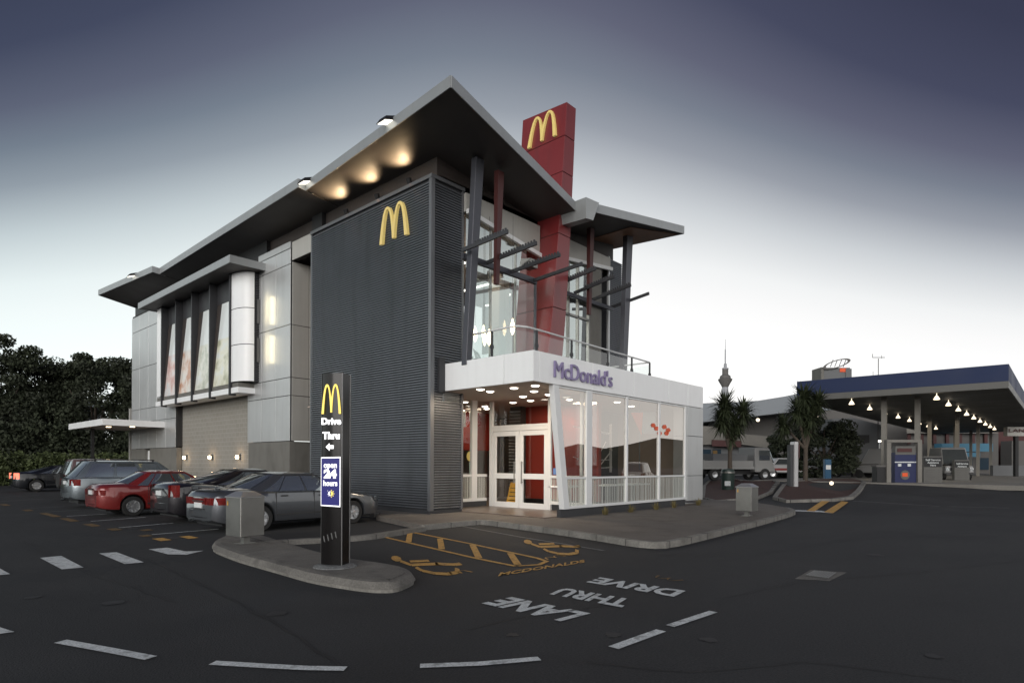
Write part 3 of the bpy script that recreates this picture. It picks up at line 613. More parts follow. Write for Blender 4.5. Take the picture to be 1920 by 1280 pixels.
# ---------------- upper storey glazing ----------------
YG=13.8
mb=MB(); mb.box(13.0,22.3,14.2,41.3,4.3,4.55); mb.build('upper_floor',MT['intfloor'],B)
P=lambda x,z,y=YG:(x,y,z)
mb=MB(); mb.hexa([(13.02,YG,9.45),(16.6,YG,8.98),(16.6,YG+.1,8.98),(13.02,YG+.1,9.45)],[(13.02,YG,10.02),(16.6,YG,10.03),(16.6,YG+.1,10.03),(13.02,YG+.1,10.02)])
mb.hexa([(17.2,YG,9.15),(21.1,YG,9.62),(21.1,YG+.1,9.62),(17.2,YG+.1,9.15)],[(17.2,YG,10.03),(21.1,YG,10.03),(21.1,YG+.1,10.03),(17.2,YG+.1,10.03)]); mb.build('header_panel',MT['panelside'],B)
mb=MB(); mb.hexa([(13.02,YG-.12,9.36),(16.6,YG-.12,8.88),(16.6,YG-.01,8.88),(13.02,YG-.01,9.36)],[(13.02,YG-.12,9.5),(16.6,YG-.12,9.02),(16.6,YG-.01,9.02),(13.02,YG-.01,9.5)])
mb.hexa([(17.2,YG-.12,9.08),(21.1,YG-.12,9.5),(21.1,YG-.01,9.5),(17.2,YG-.01,9.08)],[(17.2,YG-.12,9.2),(21.1,YG-.12,9.64),(21.1,YG-.01,9.64),(17.2,YG-.01,9.2)]); mb.build('header_ledge',MT['frame'],B)
mb=MB()
for x in (14.32,15.0,17.9,19.0): mb.box(x-.012,x+.012,YG-.002,YG-.0,9.5,10.0)
def upane(x0,x1,z0,z1a,z1b): 
    w=MB().quad(P(x0,z0,YG+.04),P(x1,z0,YG+.04),P(x1,z1b,YG+.04),P(x0,z1a,YG+.04)).build('upper_window',MT['glassup'],B); return w
xs=[13.05,14.15,15.35,15.93]
for a_,b_ in zip(xs,xs[1:]): upane(a_,b_,4.6,9.42-(a_-13)*.13,9.42-(b_-13)*.13)
xs=[17.0,18.3,18.9,19.6]
for a_,b_ in zip(xs,xs[1:]): upane(a_,b_,4.6,9.1+(a_-17)*.12,9.1+(b_-17)*.12)
mb=MB()
for x in (14.15,15.35): mb.box(x-.02,x+.02,YG,YG+.08,4.55,9.2)
for x in (18.3,18.9,19.6): mb.box(x-.035,x+.035,YG-.02,YG+.08,4.55,9.2)
mb.box(17.0,19.6,YG-.02,YG+.08,7.2,7.28)
mb.build('upper_mullions',MT['steel'],B)
mb=MB(); mb.box(19.64,20.45,YG,YG+.1,4.55,9.5); mb.build('brown_panel',MT['plinth'],B)
mb=MB(); mb.box(20.45,21.14,YG+.5,YG+.6,4.55,9.6); mb.box(20.45,20.5,YG,YG+.5,4.55,9.6); mb.build('recessed_door',MT['black'],B)
mb=MB(); mb.box(21.2,22.2,13.97,20,0,10.1); mb.build('charcoal_wall',MT['charcoal'],B)
corr((21.22,13.96,4.3),(1,0,0),.95,5.8,(0,-1,0)).build('ribbed_cladding',MT['clad'],B)
mb=MB(); mb.box(21.13,21.22,13.9,13.99,4.3,10.15); mb.build('corner_trim',MT['panel'],B)
# interior of the upper storey
mb=MB(); mb.box(13.1,22,14.2,22,9.55,9.65); mb.build('upper_ceiling',MT['intceil'],B)
mb=MB(); mb.box(13.1,19.5,22,22.1,4.55,9.6); mb.box(21.9,22,16,19.3,4.55,9.6); mb.box(21.9,22,19.3,22,4.55,5.6); mb.box(21.9,22,19.3,22,7.2,9.6); mb.box(13.05,13.15,14.4,22,4.55,9.6); mb.build('upper_interior_wall',MT['intwall'],B)
mb=MB(); mb.box(17.9,18.5,17,17.6,4.55,9.55); mb.box(15.9,16.4,18,18.5,4.55,9.55); mb.build('interior_column',MT['intwall'],B)
for i,(x,y,z) in enumerate(((14.6,16.2,8.6),(15.2,17.6,8.6),(14.0,18.6,8.6),(15.8,19.6,8.6),(16.0,16.4,8.2),(18.6,16.5,8.6),(19.2,18.4,8.6))):
    MB().box(x-.05,x+.05,y-.65,y+.65,z,z+.05).build('ceiling_tube',MT['lampcool'],B)
# gallery glow
l=bpy.data.lights.new('gallery_lamp','AREA'); l.size=3; l.energy=120; l.color=(1,.9,.74); lo=new('gallery_lamp',l,B); lo.location=Vector((16.5,17.5,9.3))-ROOT[B.name]
# terrace screen beam, sunshade fins, struts and slanted columns
mb=MB().box(12.45,15.86,13.30,13.42,7.72,7.90); mb.box(15.80,15.86,13.32,13.40,4.6,7.72); mb.build('screen_frame',MT['column'],B)
MB().quad((13.0,13.36,4.6),(15.8,13.36,4.6),(15.8,13.36,7.72),(13.0,13.36,7.72)).build('screen_glass',MT['glassrail'],B)
MB().box(17.45,21.0,13.58,13.68,7.84,7.98).build('sunshade_beam',MT['column'],B)
for x,y0,y1,za,zb_ in ((12.22,11.3,13.1,7.95,7.86),(13.44,11.3,13.3,7.97,7.84),(14.54,11.3,13.3,7.92,7.82),(15.68,11.3,13.3,7.93,7.80),(17.43,12.0,13.78,8.35,8.10),(18.6,12.0,13.78,8.35,8.08),(19.72,12.0,13.78,8.29,8.04),(21.05,12.0,13.78,8.26,8.0)):
    bl_=MB().bar((x,y0,za),(x,y1,zb_),.06,.11)
    k=.03
    while k<.72 and x not in (15.68,21.05): z_=za+(zb_-za)*k; y_=y0+(y1-y0)*k; bl_.box(x-.02,x+.02,y_,y_+.05,z_+.05,z_+.115); k+=.055
    bl_.build('sunshade_blade',MT['charcoal'],B)
for x,y,z0 in ((13.35,12.8,7.05),(18.75,13.2,7.2)):
    MB().hexa([(x-.07,y-.05,z0),(x+.07,y-.05,z0),(x+.07,y+.06,z0),(x-.07,y+.06,z0)],[(x-.02,y-.07,10.5),(x+.24,y-.07,10.5),(x+.24,y+.1,10.5),(x-.02,y+.1,10.5)]).build('hanging_strut',MT['strutred'],B)
for (x0,y0,z0,x1,y1,z1,w0,w1) in ((12.32,13.0,4.5,12.75,13.0,10.68,.22,.34),(20.62,12.9,4.5,21.0,12.9,10.75,.26,.42)):
    MB().hexa([(x0-w0/2,y0-.09,z0),(x0+w0/2,y0-.09,z0),(x0+w0/2,y0+.12,z0),(x0-w0/2,y0+.12,z0)],[(x1-w1/2,y1-.09,z1),(x1+w1/2,y1-.09,z1),(x1+w1/2,y1+.12,z1),(x1-w1/2,y1+.12,z1)]).build('slanted_column',MT['column'],B,bevel=.01)
# projector box on the fin
MB().hexa([(14.9,12.9,8.05),(15.4,12.9,8.05),(15.4,13.25,8.05),(14.9,13.25,8.05)],[(15.0,12.85,8.28),(15.35,12.85,8.28),(15.4,13.2,8.32),(14.9,13.2,8.32)]).build('floodlight',MT['steel'],B)
# ---------------- entrance wing ----------------
Y1=10.4
# terrace slab and white fascia band with joints
mb=MB(); mb.box(12.30,22.3,10.46,14.2,4.15,4.5); mb.box(13,22.3,14.2,20,4.15,4.29); mb.build('terrace_slab',MT['plinth'],B)
mb=MB(); mb.box(12.3,22.3,10.46,22,3.80,3.84); mb.build('porch_soffit',MT['intceil'],B)
mb=MB(); mb.box(12.29,22.28,10.44,10.5,3.84,4.58); mb.box(12.29,12.34,10.5,13.93,3.84,4.58); mb.build('fascia_backing',MT['joint'],B)
mb=MB()
for a_,b_ in ((10.42,11.43),(11.45,13.93)): mb.box(12.24,12.29,a_,b_,3.81,4.62)
fl=mb.build('fascia_band',MT['white'],B,bevel=.004)
mb=MB()
for a_,b_ in zip([12.24,12.50,14.95,17.28,19.62,21.10,22.36],[12.49,14.93,17.26,19.60,21.08,22.35]): mb.box(a_,b_-.0,10.38,10.43,3.81,4.62)
mb.box(22.31,22.36,10.43,14,3.81,4.62)
fb=mb.build('fascia_band',MT['white'],B,bevel=.004)
mb=MB()
for z0,z1 in ((.30,1.22),(1.235,2.7),(2.715,3.795)): mb.box(21.06,22.36,10.38,10.95,z0,z1)
mb.build('end_pier',MT['panel'],B,bevel=.006)
mb=MB().box(21.08,22.34,10.42,10.9,.28,3.8); mb.build('pier_core',MT['joint'],B)
a=Vector((13.07,10.36,3.99)); textmb("McDonald's",a,(2.86,0,0),(0,0,.47),(0,-.05,0),bold=0,ext=1).build('lettering',MT['purple'],fb)
# plinth, sill, mullions
for q_ in ((13.55,21.06,10.46,10.6,.1,.36),(13.02,15.25,15.05,15.2,.1,.335),(15.36,15.5,10.62,12.22,.1,.335)): MB().box(*q_).build('black_plinth',MT['charcoal'],B)
mb=MB(); mb.box(13.62,21.06,10.40,10.50,.36,.44); mb.box(13.68,21.06,10.41,10.49,1.20,1.26); mb.box(13.25,21.06,10.42,10.48,3.74,3.80)
mb.box(14.70,14.98,10.40,10.50,.44,3.80)
for x in (16.93,19.03,20.98): mb.box(x-.05,x+.05,10.40,10.50,.44,3.80)
mb.hexa([(13.60,10.38,.36),(13.86,10.38,.36),(13.86,10.56,.36),(13.60,10.56,.36)],[(13.10,10.38,3.80),(13.34,10.38,3.80),(13.34,10.56,3.80),(13.10,10.56,3.80)])
mb.build('window_frame',MT['frame'],B,bevel=.006)
Zt=3.76
for a_,b_,sl_ in ((13.3,14.72,1),(14.96,16.9,0),(16.96,19.0,0),(19.06,20.95,0)):
    x0=13.82 if sl_ else a_
    w=MB().quad((x0-(.08 if sl_ else 0),10.45,1.23),(b_,10.45,1.23),(b_,10.45,Zt),(a_,10.45,Zt)).build('wing_window',MT['glass'],B)
    MB().quad((x0,10.45,.44),(b_,10.45,.44),(b_,10.45,1.2),(x0,10.45,1.2)).build('frosted_pane',MT['frost'],w)
# entrance glazing: side screen (y=15.1) and door screen (x=15.35)
mb=MB(); mb.box(13.02,15.3,15.08,15.16,.34,.44); mb.box(13.02,15.3,15.08,15.16,1.18,1.27)
mb.box(14.55,14.8,15.06,15.18,.34,3.8); mb.box(13.02,13.08,15.08,15.16,.3,3.8)
XD=15.35
mb.box(XD-.04,XD+.04,10.5,12.30,.34,.44); mb.box(XD-.04,XD+.04,10.5,12.30,1.18,1.27); mb.box(XD-.05,XD+.05,12.24,12.36,.13,3.8); mb.box(XD-.05,XD+.05,14.84,14.98,.13,3.8); mb.box(XD-.05,XD+.05,12.36,14.84,2.86,2.95); mb.box(XD-.04,XD+.04,11.0,11.1,.44,3.8)
mb.box(XD-.05,XD+.05,12.36,14.84,2.75,2.86)
mb.build('entrance_frame',MT['frame'],B,bevel=.006)
for q_ in (((13.05,15.12),(14.58,15.12)),((14.78,15.12),(15.3,15.12))):
    w=MB().quad((*q_[0],1.25),(*q_[1],1.25),(*q_[1],3.8),(*q_[0],3.8)).build('side_window',MT['glassdoor'],B)
    MB().quad((*q_[0],.44),(*q_[1],.44),(*q_[1],1.18),(*q_[0],1.18)).build('frosted_pane',MT['frost'],w)
w=MB().quad((XD,10.5,1.25),(XD,12.24,1.25),(XD,12.24,3.8),(XD,10.5,3.8)).build('side_window',MT['glassdoor'],B)
MB().quad((XD,10.5,.44),(XD,12.24,.44),(XD,12.24,1.18),(XD,10.5,1.18)).build('frosted_pane',MT['frost'],w)
MB().quad((XD,12.36,2.95),(XD,14.84,2.95),(XD,14.84,3.8),(XD,12.36,3.8)).build('fanlight',MT['glassdoor'],B)
for y0,y1,hy in ((12.37,13.59,13.44),(13.61,14.83,13.76)):
    d=MB(); d.box(XD-.035,XD+.035,y0,y0+.15,.15,2.74); d.box(XD-.035,XD+.035,y1-.15,y1,.15,2.74); d.box(XD-.035,XD+.035,y0+.15,y1-.15,.15,.34); d.box(XD-.035,XD+.035,y0+.15,y1-.15,1.13,1.31); d.box(XD-.035,XD+.035,y0+.15,y1-.15,2.58,2.74)
    d=d.build('door',MT['frame'],B,bevel=.004)
    MB().quad((XD,y0+.15,.34),(XD,y1-.15,.34),(XD,y1-.15,1.13),(XD,y0+.15,1.13)).quad((XD,y0+.15,1.31),(XD,y1-.15,1.31),(XD,y1-.15,2.58),(XD,y0+.15,2.58)).build('door_glass',MT['glassdoor'],d)
    MB().tube((XD-.10,hy,.98),(XD-.10,hy,1.72),.018).tube((XD-.10,hy,1.02),(XD-.03,hy,1.02),.012).tube((XD-.10,hy,1.68),(XD-.03,hy,1.68),.012).build('door_handle',MT['steel'],d,smooth=40)
# blue access sticker
MB().box(XD-.006,XD-.004,11.98,12.16,1.30,1.50).build('window_sticker',emis('sticker',(.25,.45,.85),.5),B)
# downlights in porch soffit and inside
DL=[(12.6,12.71),(13.0,11.75),(13.15,12.85),(13.0,10.95),(13.95,11.8),(14.8,12.98),(15.9,13.6),(14.9,12.0),(14.8,15.7),(16.0,14.5),(16.4,16.3),(17.1,16.9),(16.5,12.4),(18.2,11.6),(19.8,12.0),(17.0,18.2),(18.6,15.0)]
for i,(x,y) in enumerate(DL):
    MB().lathe([(.0,3.775),(.085,3.775),(.10,3.785),(.12,3.80)],(x,y,0),16).build('downlight',MT['lampwhite'],B)
for i,(x,y,e_) in enumerate(((13.3,12.3,95),(16.6,13.4,26),(14.6,16.4,26),(18.0,12.4,9),(17.0,17.5,18),(20,13.0,8))):
    l=bpy.data.lights.new('ceiling_lamp','AREA'); l.shape='DISK'; l.size=1.0; l.energy=e_; l.color=(1,.80,.58); lo=new('ceiling_lamp',l,B); lo.location=Vector((x,y,3.74))-ROOT[B.name]
# ground-floor interior
mb=MB(); mb.box(13.0,22.2,10.6,22,.10,.16); mb.build('ground_floor',MT['intfloor'],B)
mb=MB(); mb.box(13.1,22,21.4,21.5,.16,3.8); mb.box(22.0,22.1,11,21.5,.16,3.8); mb.box(13.05,13.15,15.3,21.5,.16,3.8); mb.build('interior_wall',MT['intwall'],B)
for q_ in ((17.6,17.75,11.95,15.3,.34,3.8),(15.0,19.0,18.4,18.5,2.2,3.8),(19.8,21.9,15.5,15.6,.2,3.8)): MB().box(*q_).build('red_partition',MT['intred'],B)
mb=MB().box(17.5,17.76,11.94,15.3,.16,.34); mb.build('skirting',MT['black'],B)
corr((17.2,15.75,.16),(0,-1,0),.55,3.6,(-1,0,0),pitch=.12,amp=.05).build('ribbed_column',MT['clad'],B)
MB().box(17.22,17.5,15.2,15.75,.16,3.8).build('column_core',MT['charcoal'],B)
l=bpy.data.lights.new('wall_washer','SPOT'); l.energy=30; l.spot_size=R(60); l.spot_blend=.8; l.color=(1,.7,.5); lo=new('wall_washer',l,B); lo.location=Vector((17.25,13.1,3.7))-ROOT[B.name]; lo.rotation_euler=Vector((.28,0,-1)).to_track_quat('-Z','Y').to_euler()
# terrace balustrade
rail=[(12.78,13.45),(12.75,11.75),(12.8,11.45),(13.1,11.33),(13.6,11.33),(20.6,11.7),(20.65,13.7)]
rb=MB()
for p_,q_ in zip(rail,rail[1:]): rb.tube((*p_,5.5),(*q_,5.5),.03,n=8)
bal=rb.build('handrail',MT['frame'],B,smooth=40)
for p_,q_ in zip(rail,rail[1:]): 
    MB().quad((*p_,4.5),(*q_,4.5),(*q_,5.38),(*p_,5.38)).build('rail_glass',MT['glassrail'],B)
for x,y in ((12.75,12.4),(13.5,11.33),(15.3,11.42),(17.5,11.54),(19.2,11.63),(20.6,11.7)):
    MB().hexa([(x-.035,y-.02,4.45),(x+.035,y-.02,4.45),(x+.035,y+.02,4.45),(x-.035,y+.02,4.45)],[(x-.035,y-.02,5.48),(x+.035,y-.02,5.48),(x+.035,y+.02,5.48),(x-.035,y+.02,5.48)]).box(x-.05,x+.05,y-.035,y+.035,4.98,5.08).build('rail_post',MT['charcoal'],B)
# drive-through canopy at the far end
c_=MB().box(8.9,11.74,35.9,42.6,3.55,3.60).build('side_canopy',MT['intceil'],B)
MB().box(8.86,8.9,35.86,42.6,3.5,3.82).box(8.9,11.74,35.86,35.9,3.5,3.82).box(8.9,11.74,35.9,42.6,3.76,3.81).build('canopy_fascia',MT['white'],c_)
for x,y in ((9.8,38.5),(10.6,37.3)): MB().lathe([(0,3.53),(.1,3.53),(.13,3.55)],(x,y,0),12).build('downlight',MT['lampwarm'],c_)
MB().box(9.6,9.75,41.0,41.15,0,3.55).build('canopy_post',MT['black'],c_)
MB().box(11.8,13.5,42.0,42.2,1.2,3.5).box(11.8,13.5,42.0,42.2,3.9,4.9).build('rear_wall',MT['panelside'],B)
# ---------------- pylon sign ----------------
t=thing('pylon_sign','tall curved black pylon sign with yellow arches and white lettering on the traffic island','pylon sign',(4.87,7.83,.145))
# width runs along -Y (facing -X side, slightly turned)
pc=aZ(603,1058,.145);pd=aZ(655,1062,.145)
o_=Vector((pc.x,pc.y,.17)); 
ud=(Vector((.443,-.896,0))).normalized(); nd=Vector((ud.y,-ud.x,0)) # outward normal towards the viewer
if nd.dot(FWD)>0: nd=-nd
# front left corner at px 603, front right at px ~641, side returns to 655
d1=ray(603,900);d2=ray(641,900);tt=8.62
A_=EY+d1*tt
import mathutils
def rayhit(d,p,u): # horizontal intersection of camera ray with line p+u s
    # EY + d a = p + u s
    M2=np.array([[d.x,-u.x],[d.y,-u.y]]); r_=np.linalg.solve(M2,[p.x-EY.x,p.y-EY.y]); return r_[1]
wd=rayhit(d2,A_,ud); dp=.20
H0,H1=.17,2.87
def pf(s,z,off=0):  # curved front face
    b=.035*(1-((s/wd)*2-1)**2)
    return Vector((A_.x,A_.y,0))+ud*s+nd*(b+off)+UP*z
mb=MB(); n=16
fr_=[pf(wd*i/n,0) for i in range(n+1)]; bk=[pf(wd*i/n,0)-nd*(dp+.0)-nd*.07*(1-((i/n)*2-1)**2) for i in range(n,-1,-1)]
prof=fr_+bk; nn_=len(prof)
mb.add([(p.x,p.y,H0) for p in prof]+[(p.x,p.y,H1) for p in prof],[tuple(range(nn_)),tuple(range(2*nn_-1,nn_-1,-1))]+[(i,(i+1)%nn_,nn_+(i+1)%nn_,nn_+i) for i in range(nn_)])
mb.build('sign_body',MT['blackgloss'],t,smooth=35)
mb=MB()
for s_,o1,o2 in ((-.006,.006,-.012),(wd-.002,.006,-.012),(wd-.002,-.20,-.222)):
    b_=[pf(s_,H0,o1),pf(s_+.008,H0,o1),pf(s_+.008,H0,o2),pf(s_,H0,o2)]; mb.hexa(b_,[p+UP*(H1-H0+.004) for p in b_])
mb.build('edge_trim',MT['steeldark'],t)
p0=Vector((A_.x,A_.y,0)); 
def flat(x,z,off): return p0+ud*(x*wd)+nd*off+UP*z
k_=2.70/359. # metres per photo pixel on the sign
zz_=lambda y:EYE+(871-(y+1.7))*8.66/1145
arch_mb(flat(.07,zz_(777),.034),ud*wd*.94,UP*(zz_(722)-zz_(777)),nd*.012).build('emblem',MT['signyellow'],t)
MB().box(0,0,0,0,0,0)
for s,y0,y1,x0,x1 in (('Drive',797,784,.07,1.02),('Thru',824,810,.12,.96)):
    textmb(s,flat(x0,zz_(y0),.034),ud*wd*(x1-x0),UP*(zz_(y1)-zz_(y0)),nd*.012,bold=.035,ext=1).build('lettering',MT['signwhite'],t)
a=MB(); yy=zz_(838); a.prism([(.28,0),(.46,.052),(.46,.026),(.66,.026),(.66,-.026),(.46,-.026),(.46,-.052)],flat(0,yy,.034),ud*wd,UP,nd*.010); a.build('arrow',MT['signwhite'],t)
a=MB(); a.prism([(.05,zz_(947)),(1.0,zz_(948.5)),(1.0,zz_(856)),(.05,zz_(857))],flat(0,0,.036),ud*wd,UP,nd*.006); pw=a.build('panel_border',MT['signwhite'],t)
a=MB(); a.prism([(.08,zz_(945)),(.97,zz_(946)),(.97,zz_(858.5)),(.08,zz_(859))],flat(0,0,.042),ud*wd,UP,nd*.004); a.build('blue_panel',MT['signblue'],t)
for s,y0,y1,x0,x1,bo in (('open',880,869,.20,.84,.03),('24',896,879,.20,.84,.06),('hours',910,899.5,.18,.87,.03)):
    textmb(s,flat(x0,zz_(y0),.046),ud*wd*(x1-x0),UP*(zz_(y1)-zz_(y0)),nd*.003,bold=bo,ext=1).build('lettering',MT['signwhite'],t)
cx_=.56; cz=zz_(924)
a=MB()
for k in range(5):
    an=R(-80+k*40); u1=Vector((math.cos(an),math.sin(an))); c0=(cx_*wd+u1.x*.038,u1.y*.038); c1=(cx_*wd+u1.x*.058,u1.y*.058); pv=Vector((-u1.y,u1.x))*.009
    a.prism([(c0[0]-pv.x,c0[1]-pv.y),(c1[0],c1[1]),(c0[0]+pv.x,c0[1]+pv.y)],flat(0,cz,.046),ud,UP,nd*.003)
a.prism([(cx_*wd+.030*math.cos(q),.030*math.sin(q)) for q in [R(-90+i*18) for i in range(11)]],flat(0,cz,.046),ud,UP,nd*.003)
a.build('sun_symbol',MT['signyellow'],t)
a=MB(); a.prism([(cx_*wd-.006+.034*math.cos(q),.034*math.sin(q)) for q in [R(90+i*18) for i in range(11)]]+[(cx_*wd-.006-.010,-.012),(cx_*wd-.020,0),(cx_*wd-.016,.016)],flat(0,cz,.046),ud,UP,nd*.003)
for k in range(4): a.box(0,0,0,0,0,0) if 0 else a.prism([(cx_*wd-.055+.012*(k%2),.036-.024*k),(cx_*wd-.047+.012*(k%2),.036-.024*k),(cx_*wd-.051+.012*(k%2),.046-.024*k)],flat(0,cz,.046),ud,UP,nd*.003)
a.build('moon_symbol',MT['signwhite'],t)
# raised crescent marks low on the sign
a=MB()
for k in range(4):
    x=.22+k*.19; z=zz_(1014)+k*.022; a.prism([(x,0),(x+.05,0),(x-.01,.085),(x-.06,.085)],flat(0,z,.03),ud*wd,UP,nd*.008)
a.build('relief_marks',MT['steeldark'],t)
MB().lathe([(0,.0),(.31,.0),(.30,.02),(.22,.045),(0,.05)],(p0.x+ud.x*wd*.5-nd.x*.1,p0.y+ud.y*wd*.5-nd.y*.1,.14),22).build('mortar_base',MT['linefaded'],t)
# ---------------- litter bins ----------------
def bin_(loc,label,rz):
    t=thing('litter_bin',label,'litter bin',(0,0,0),0,'square stainless steel litter bins')
    MB().box(-.235,.235,-.235,.235,.15,.86).build('bin_body',MT['steel'],t,bevel=.008)
    MB().hexa([(-.25,-.25,.862),(.25,-.25,.862),(.25,.25,.862),(-.25,.25,.862)],[(-.12,-.12,.955),(.12,-.12,.955),(.12,.12,.955),(-.12,.12,.955)]).box(-.25,.25,-.25,.25,.845,.861).build('lid',MT['steelb'],t,bevel=.004)
    MB().box(-.055,.055,-.055,.055,.015,.15).build('post',MT['steel'],t)
    MB().box(-.16,.16,-.11,.11,0,.015).build('base_plate',MT['steel'],t)
    MB().box(-.241,-.236,.15,.19,.70,.78).build('sticker',MT['lineyellow'],t)
    t.location=loc; t.rotation_euler=(0,0,rz); return t
b1=bin_((4.98,11.10,.14),'square stainless steel litter bin at the left end of the traffic island',R(8))
b2=dup(b1); b2['label']='square stainless steel litter bin on the corner of the paved footpath by the roadway'; b2.location=(18.0,6.98,.13); b2.rotation_euler=(0,0,R(-3))
t=thing('wheelie_bin','dark green litter bin in the planted bed beside the cabbage tree','litter bin',(31.9,13.4,.12)); 
MB().lathe([(0,0),(.30,.0),(.33,.1),(.35,1.05),(.36,1.1),(.30,1.22),(0,1.28)],(31.9,13.4,.2),14).build('bin_body',MT['bin_green'],t,smooth=40); MB().lathe([(.36,0),(.37,.0),(.37,.06),(.36,.06)],(31.9,13.4,1.22),14).build('rim',MT['steel'],t)
MB().box(31.5,31.54,13.1,13.4,.55,.8).build('sticker',MT['linewhite'],t)
# ---------------- cars ----------------
def paint(name,col,metal=.5,rough=.28):
    return K(name,col,rough,metal,coat=1)
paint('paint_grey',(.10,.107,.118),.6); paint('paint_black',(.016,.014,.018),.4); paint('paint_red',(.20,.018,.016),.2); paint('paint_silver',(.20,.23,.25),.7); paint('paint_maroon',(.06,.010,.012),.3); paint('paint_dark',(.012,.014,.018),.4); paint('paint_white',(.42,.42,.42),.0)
K('trim',(.03,.03,.032),.5); K('chrome',(.6,.62,.62),.12,metal=1)
def lerp(P,x):
    if x<=P[0][0]: return P[0][1]
    for (a,b),(c,d) in zip(P,P[1:]):
        if x<=c: 
            t_=(x-a)/(c-a); return b+(d-b)*t_
    return P[-1][1]
def slerp_(P,x,r=.12): return (lerp(P,x-r)+2*lerp(P,x)+lerp(P,x+r)+lerp(P,x-r/2)+lerp(P,x+r/2))/6
def car(name,label,cat,p,pm,group='cars parked nose-in along the restaurant'):
    """x forward (front = +L/2), y left, z up"""
    L_=p['L'];W_=p['W'];H_=p['H'];t=thing(name,label,cat,(0,0,0),0,group)
    xr,xf=p['wx']; r=p.get('r',.31); hw=W_/2; arch=r+.055
    top=p['top']      # z of bonnet/belt/deck centre along x
    sh=p['sh']        # shoulder z
    st=sorted(set([round(-L_/2+L_*i/44,3) for i in range(45)]+[round(xc+arch*math.cos(math.pi*k/12),3) for xc in(xr,xf) for k in range(13)]+[-L_/2+.02,L_/2-.02,-L_/2+.06,L_/2-.06]))
    def hwx(x):
        e_=min(1,(L_/2-abs(x))/.55); k=1-e_
        return hw*(1-.20*k**2.2-.02*(abs(x)/(L_/2))**2)
    zb=p.get('zb',.20)
    vs=[];rows=[]
    for x in st:
        w=hwx(x); s_=slerp_(sh,x); tz=max(slerp_(top,x),s_+.01)
        ex=max(0,1-(L_/2-abs(x))/.14); 
        bz=zb+.05*max(0,1-(L_/2-abs(x))/.35)+.05*ex
        az=bz
        for xc in (xr,xf):
            dx=abs(x-xc)
            if dx<arch-1e-6: az=max(az,r+math.sqrt(arch*arch-dx*dx))
        mid=bz+(s_-bz)*.45
        mid=max(mid,az+.03); lo=max(bz+.1,az+.012)
        f=1-.10*ex*ex
        tz2=tz-.08*ex*ex; s2=s_-.07*ex*ex
        if s2<mid+.04: s2=mid+.04
        half=[(w*.86*f,az),(w*.975*f,az+.004 if az>bz+.01 else az+.03),(w*.995*f,lo+.02),(w*1.0*f,mid),(w*.992*f,mid+(s2-mid)*.55),(w*.965*f,s2-.02),(w*.925*f,s2+.012),(w*.80*f,s2+(tz2-s2)*.55+.012),(w*.45*f,tz2),(0,tz2+.008)]
        row=[(x,y,z) for y,z in half]+[(x,-y,z) for y,z in half[-2::-1]]
        rows.append(row)
    nr=len(rows[0]); mb=MB(); vs=[q for row in rows for q in row]; fs=[]
    for i in range(len(rows)-1):
        for j in range(nr-1): fs.append((i*nr+j,i*nr+j+1,(i+1)*nr+j+1,(i+1)*nr+j))
        fs.append((i*nr+nr-1,i*nr,(i+1)*nr,(i+1)*nr+nr-1))
    fs.append(tuple(range(nr))); fs.append(tuple((len(rows)-1)*nr+j for j in range(nr)))
    mb.add(vs,fs)
    # greenhouse
    g=p['gh']; xb0,xb1,xt0,xt1,zt=g['rb'],g['fb'],g['rt'],g['ft'],H_
    wb=hw*.925;wt=hw*g.get('wt',.70)
    def zb_(x): return slerp_(sh,x)-.01
    NT=6
    def W2(tt): return wb+(wt-wb)*(tt**1.15)
    def XR(tt): return xb0+(xt0-xb0)*(tt**.9)
    def XF(tt): return xb1+(xt1-xb1)*(tt**.92)
    def Zc(x,tt): 
        return zb_(x)*(1-tt)+ (zt-.05)*tt
    def side(u,tt,sg,off=0):
        x=XR(tt)+(XF(tt)-XR(tt))*u; y=W2(tt)*(1-.07*abs(2*u-1)**3)
        return Vector((x,sg*(y+off),Zc(x,tt)+off*.3))
    def front(v,tt,off=0):   # v -1..1
        y=W2(tt)*.93*v; x=XF(tt)+.16*(1-v*v)*(1-.5*tt)+off; return Vector((x,y,Zc(XF(tt),tt)+off*.5+ (slerp_(top,XF(0)+.1)-zb_(XF(0)))*(1-tt)*(1-v*v)))
    def rear(v,tt,off=0):
        y=W2(tt)*.93*v; x=XR(tt)-.12*(1-v*v)*(1-.5*tt)-off; return Vector((x,y,Zc(XR(tt),tt)+off*.5+(slerp_(top,XR(0)-.1)-zb_(XR(0)))*(1-tt)*(1-v*v)))
    for sg in (1,-1): mb.grid(lambda u,v:side(u,v,sg),14,NT)
    mb.grid(lambda u,v:front(2*u-1,v),8,NT); mb.grid(lambda u,v:rear(2*u-1,v),8,NT)
    def roof(u,v):
        v=2*v-1; b=side(u,1,1); y=b.y*v; 
        ex=0
        x=b.x+( .08*(1-v*v)*(u>.999) - .06*(1-v*v)*(u<.001))
        k=min(u,1-u)*6; k=min(1,k)
        return Vector((x,y,zt-.05+.05*(1-abs(v)**2.6)*(.35+.65*k)))
    mb.grid(roof,14,10)
    body=mb.build('body',pm,t,smooth=32)
    # glass
    mb=MB(); mb.grid(lambda u,v:front((2*u-1)*.93,.06+.86*v,.008),8,6); mb.build('windscreen',MT['carglass'],t,smooth=60)
    mb=MB(); mb.grid(lambda u,v:rear((2*u-1)*.90,.08+.80*v,.008),8,6); mb.build('rear_window',MT['carglass'],t,smooth=60)
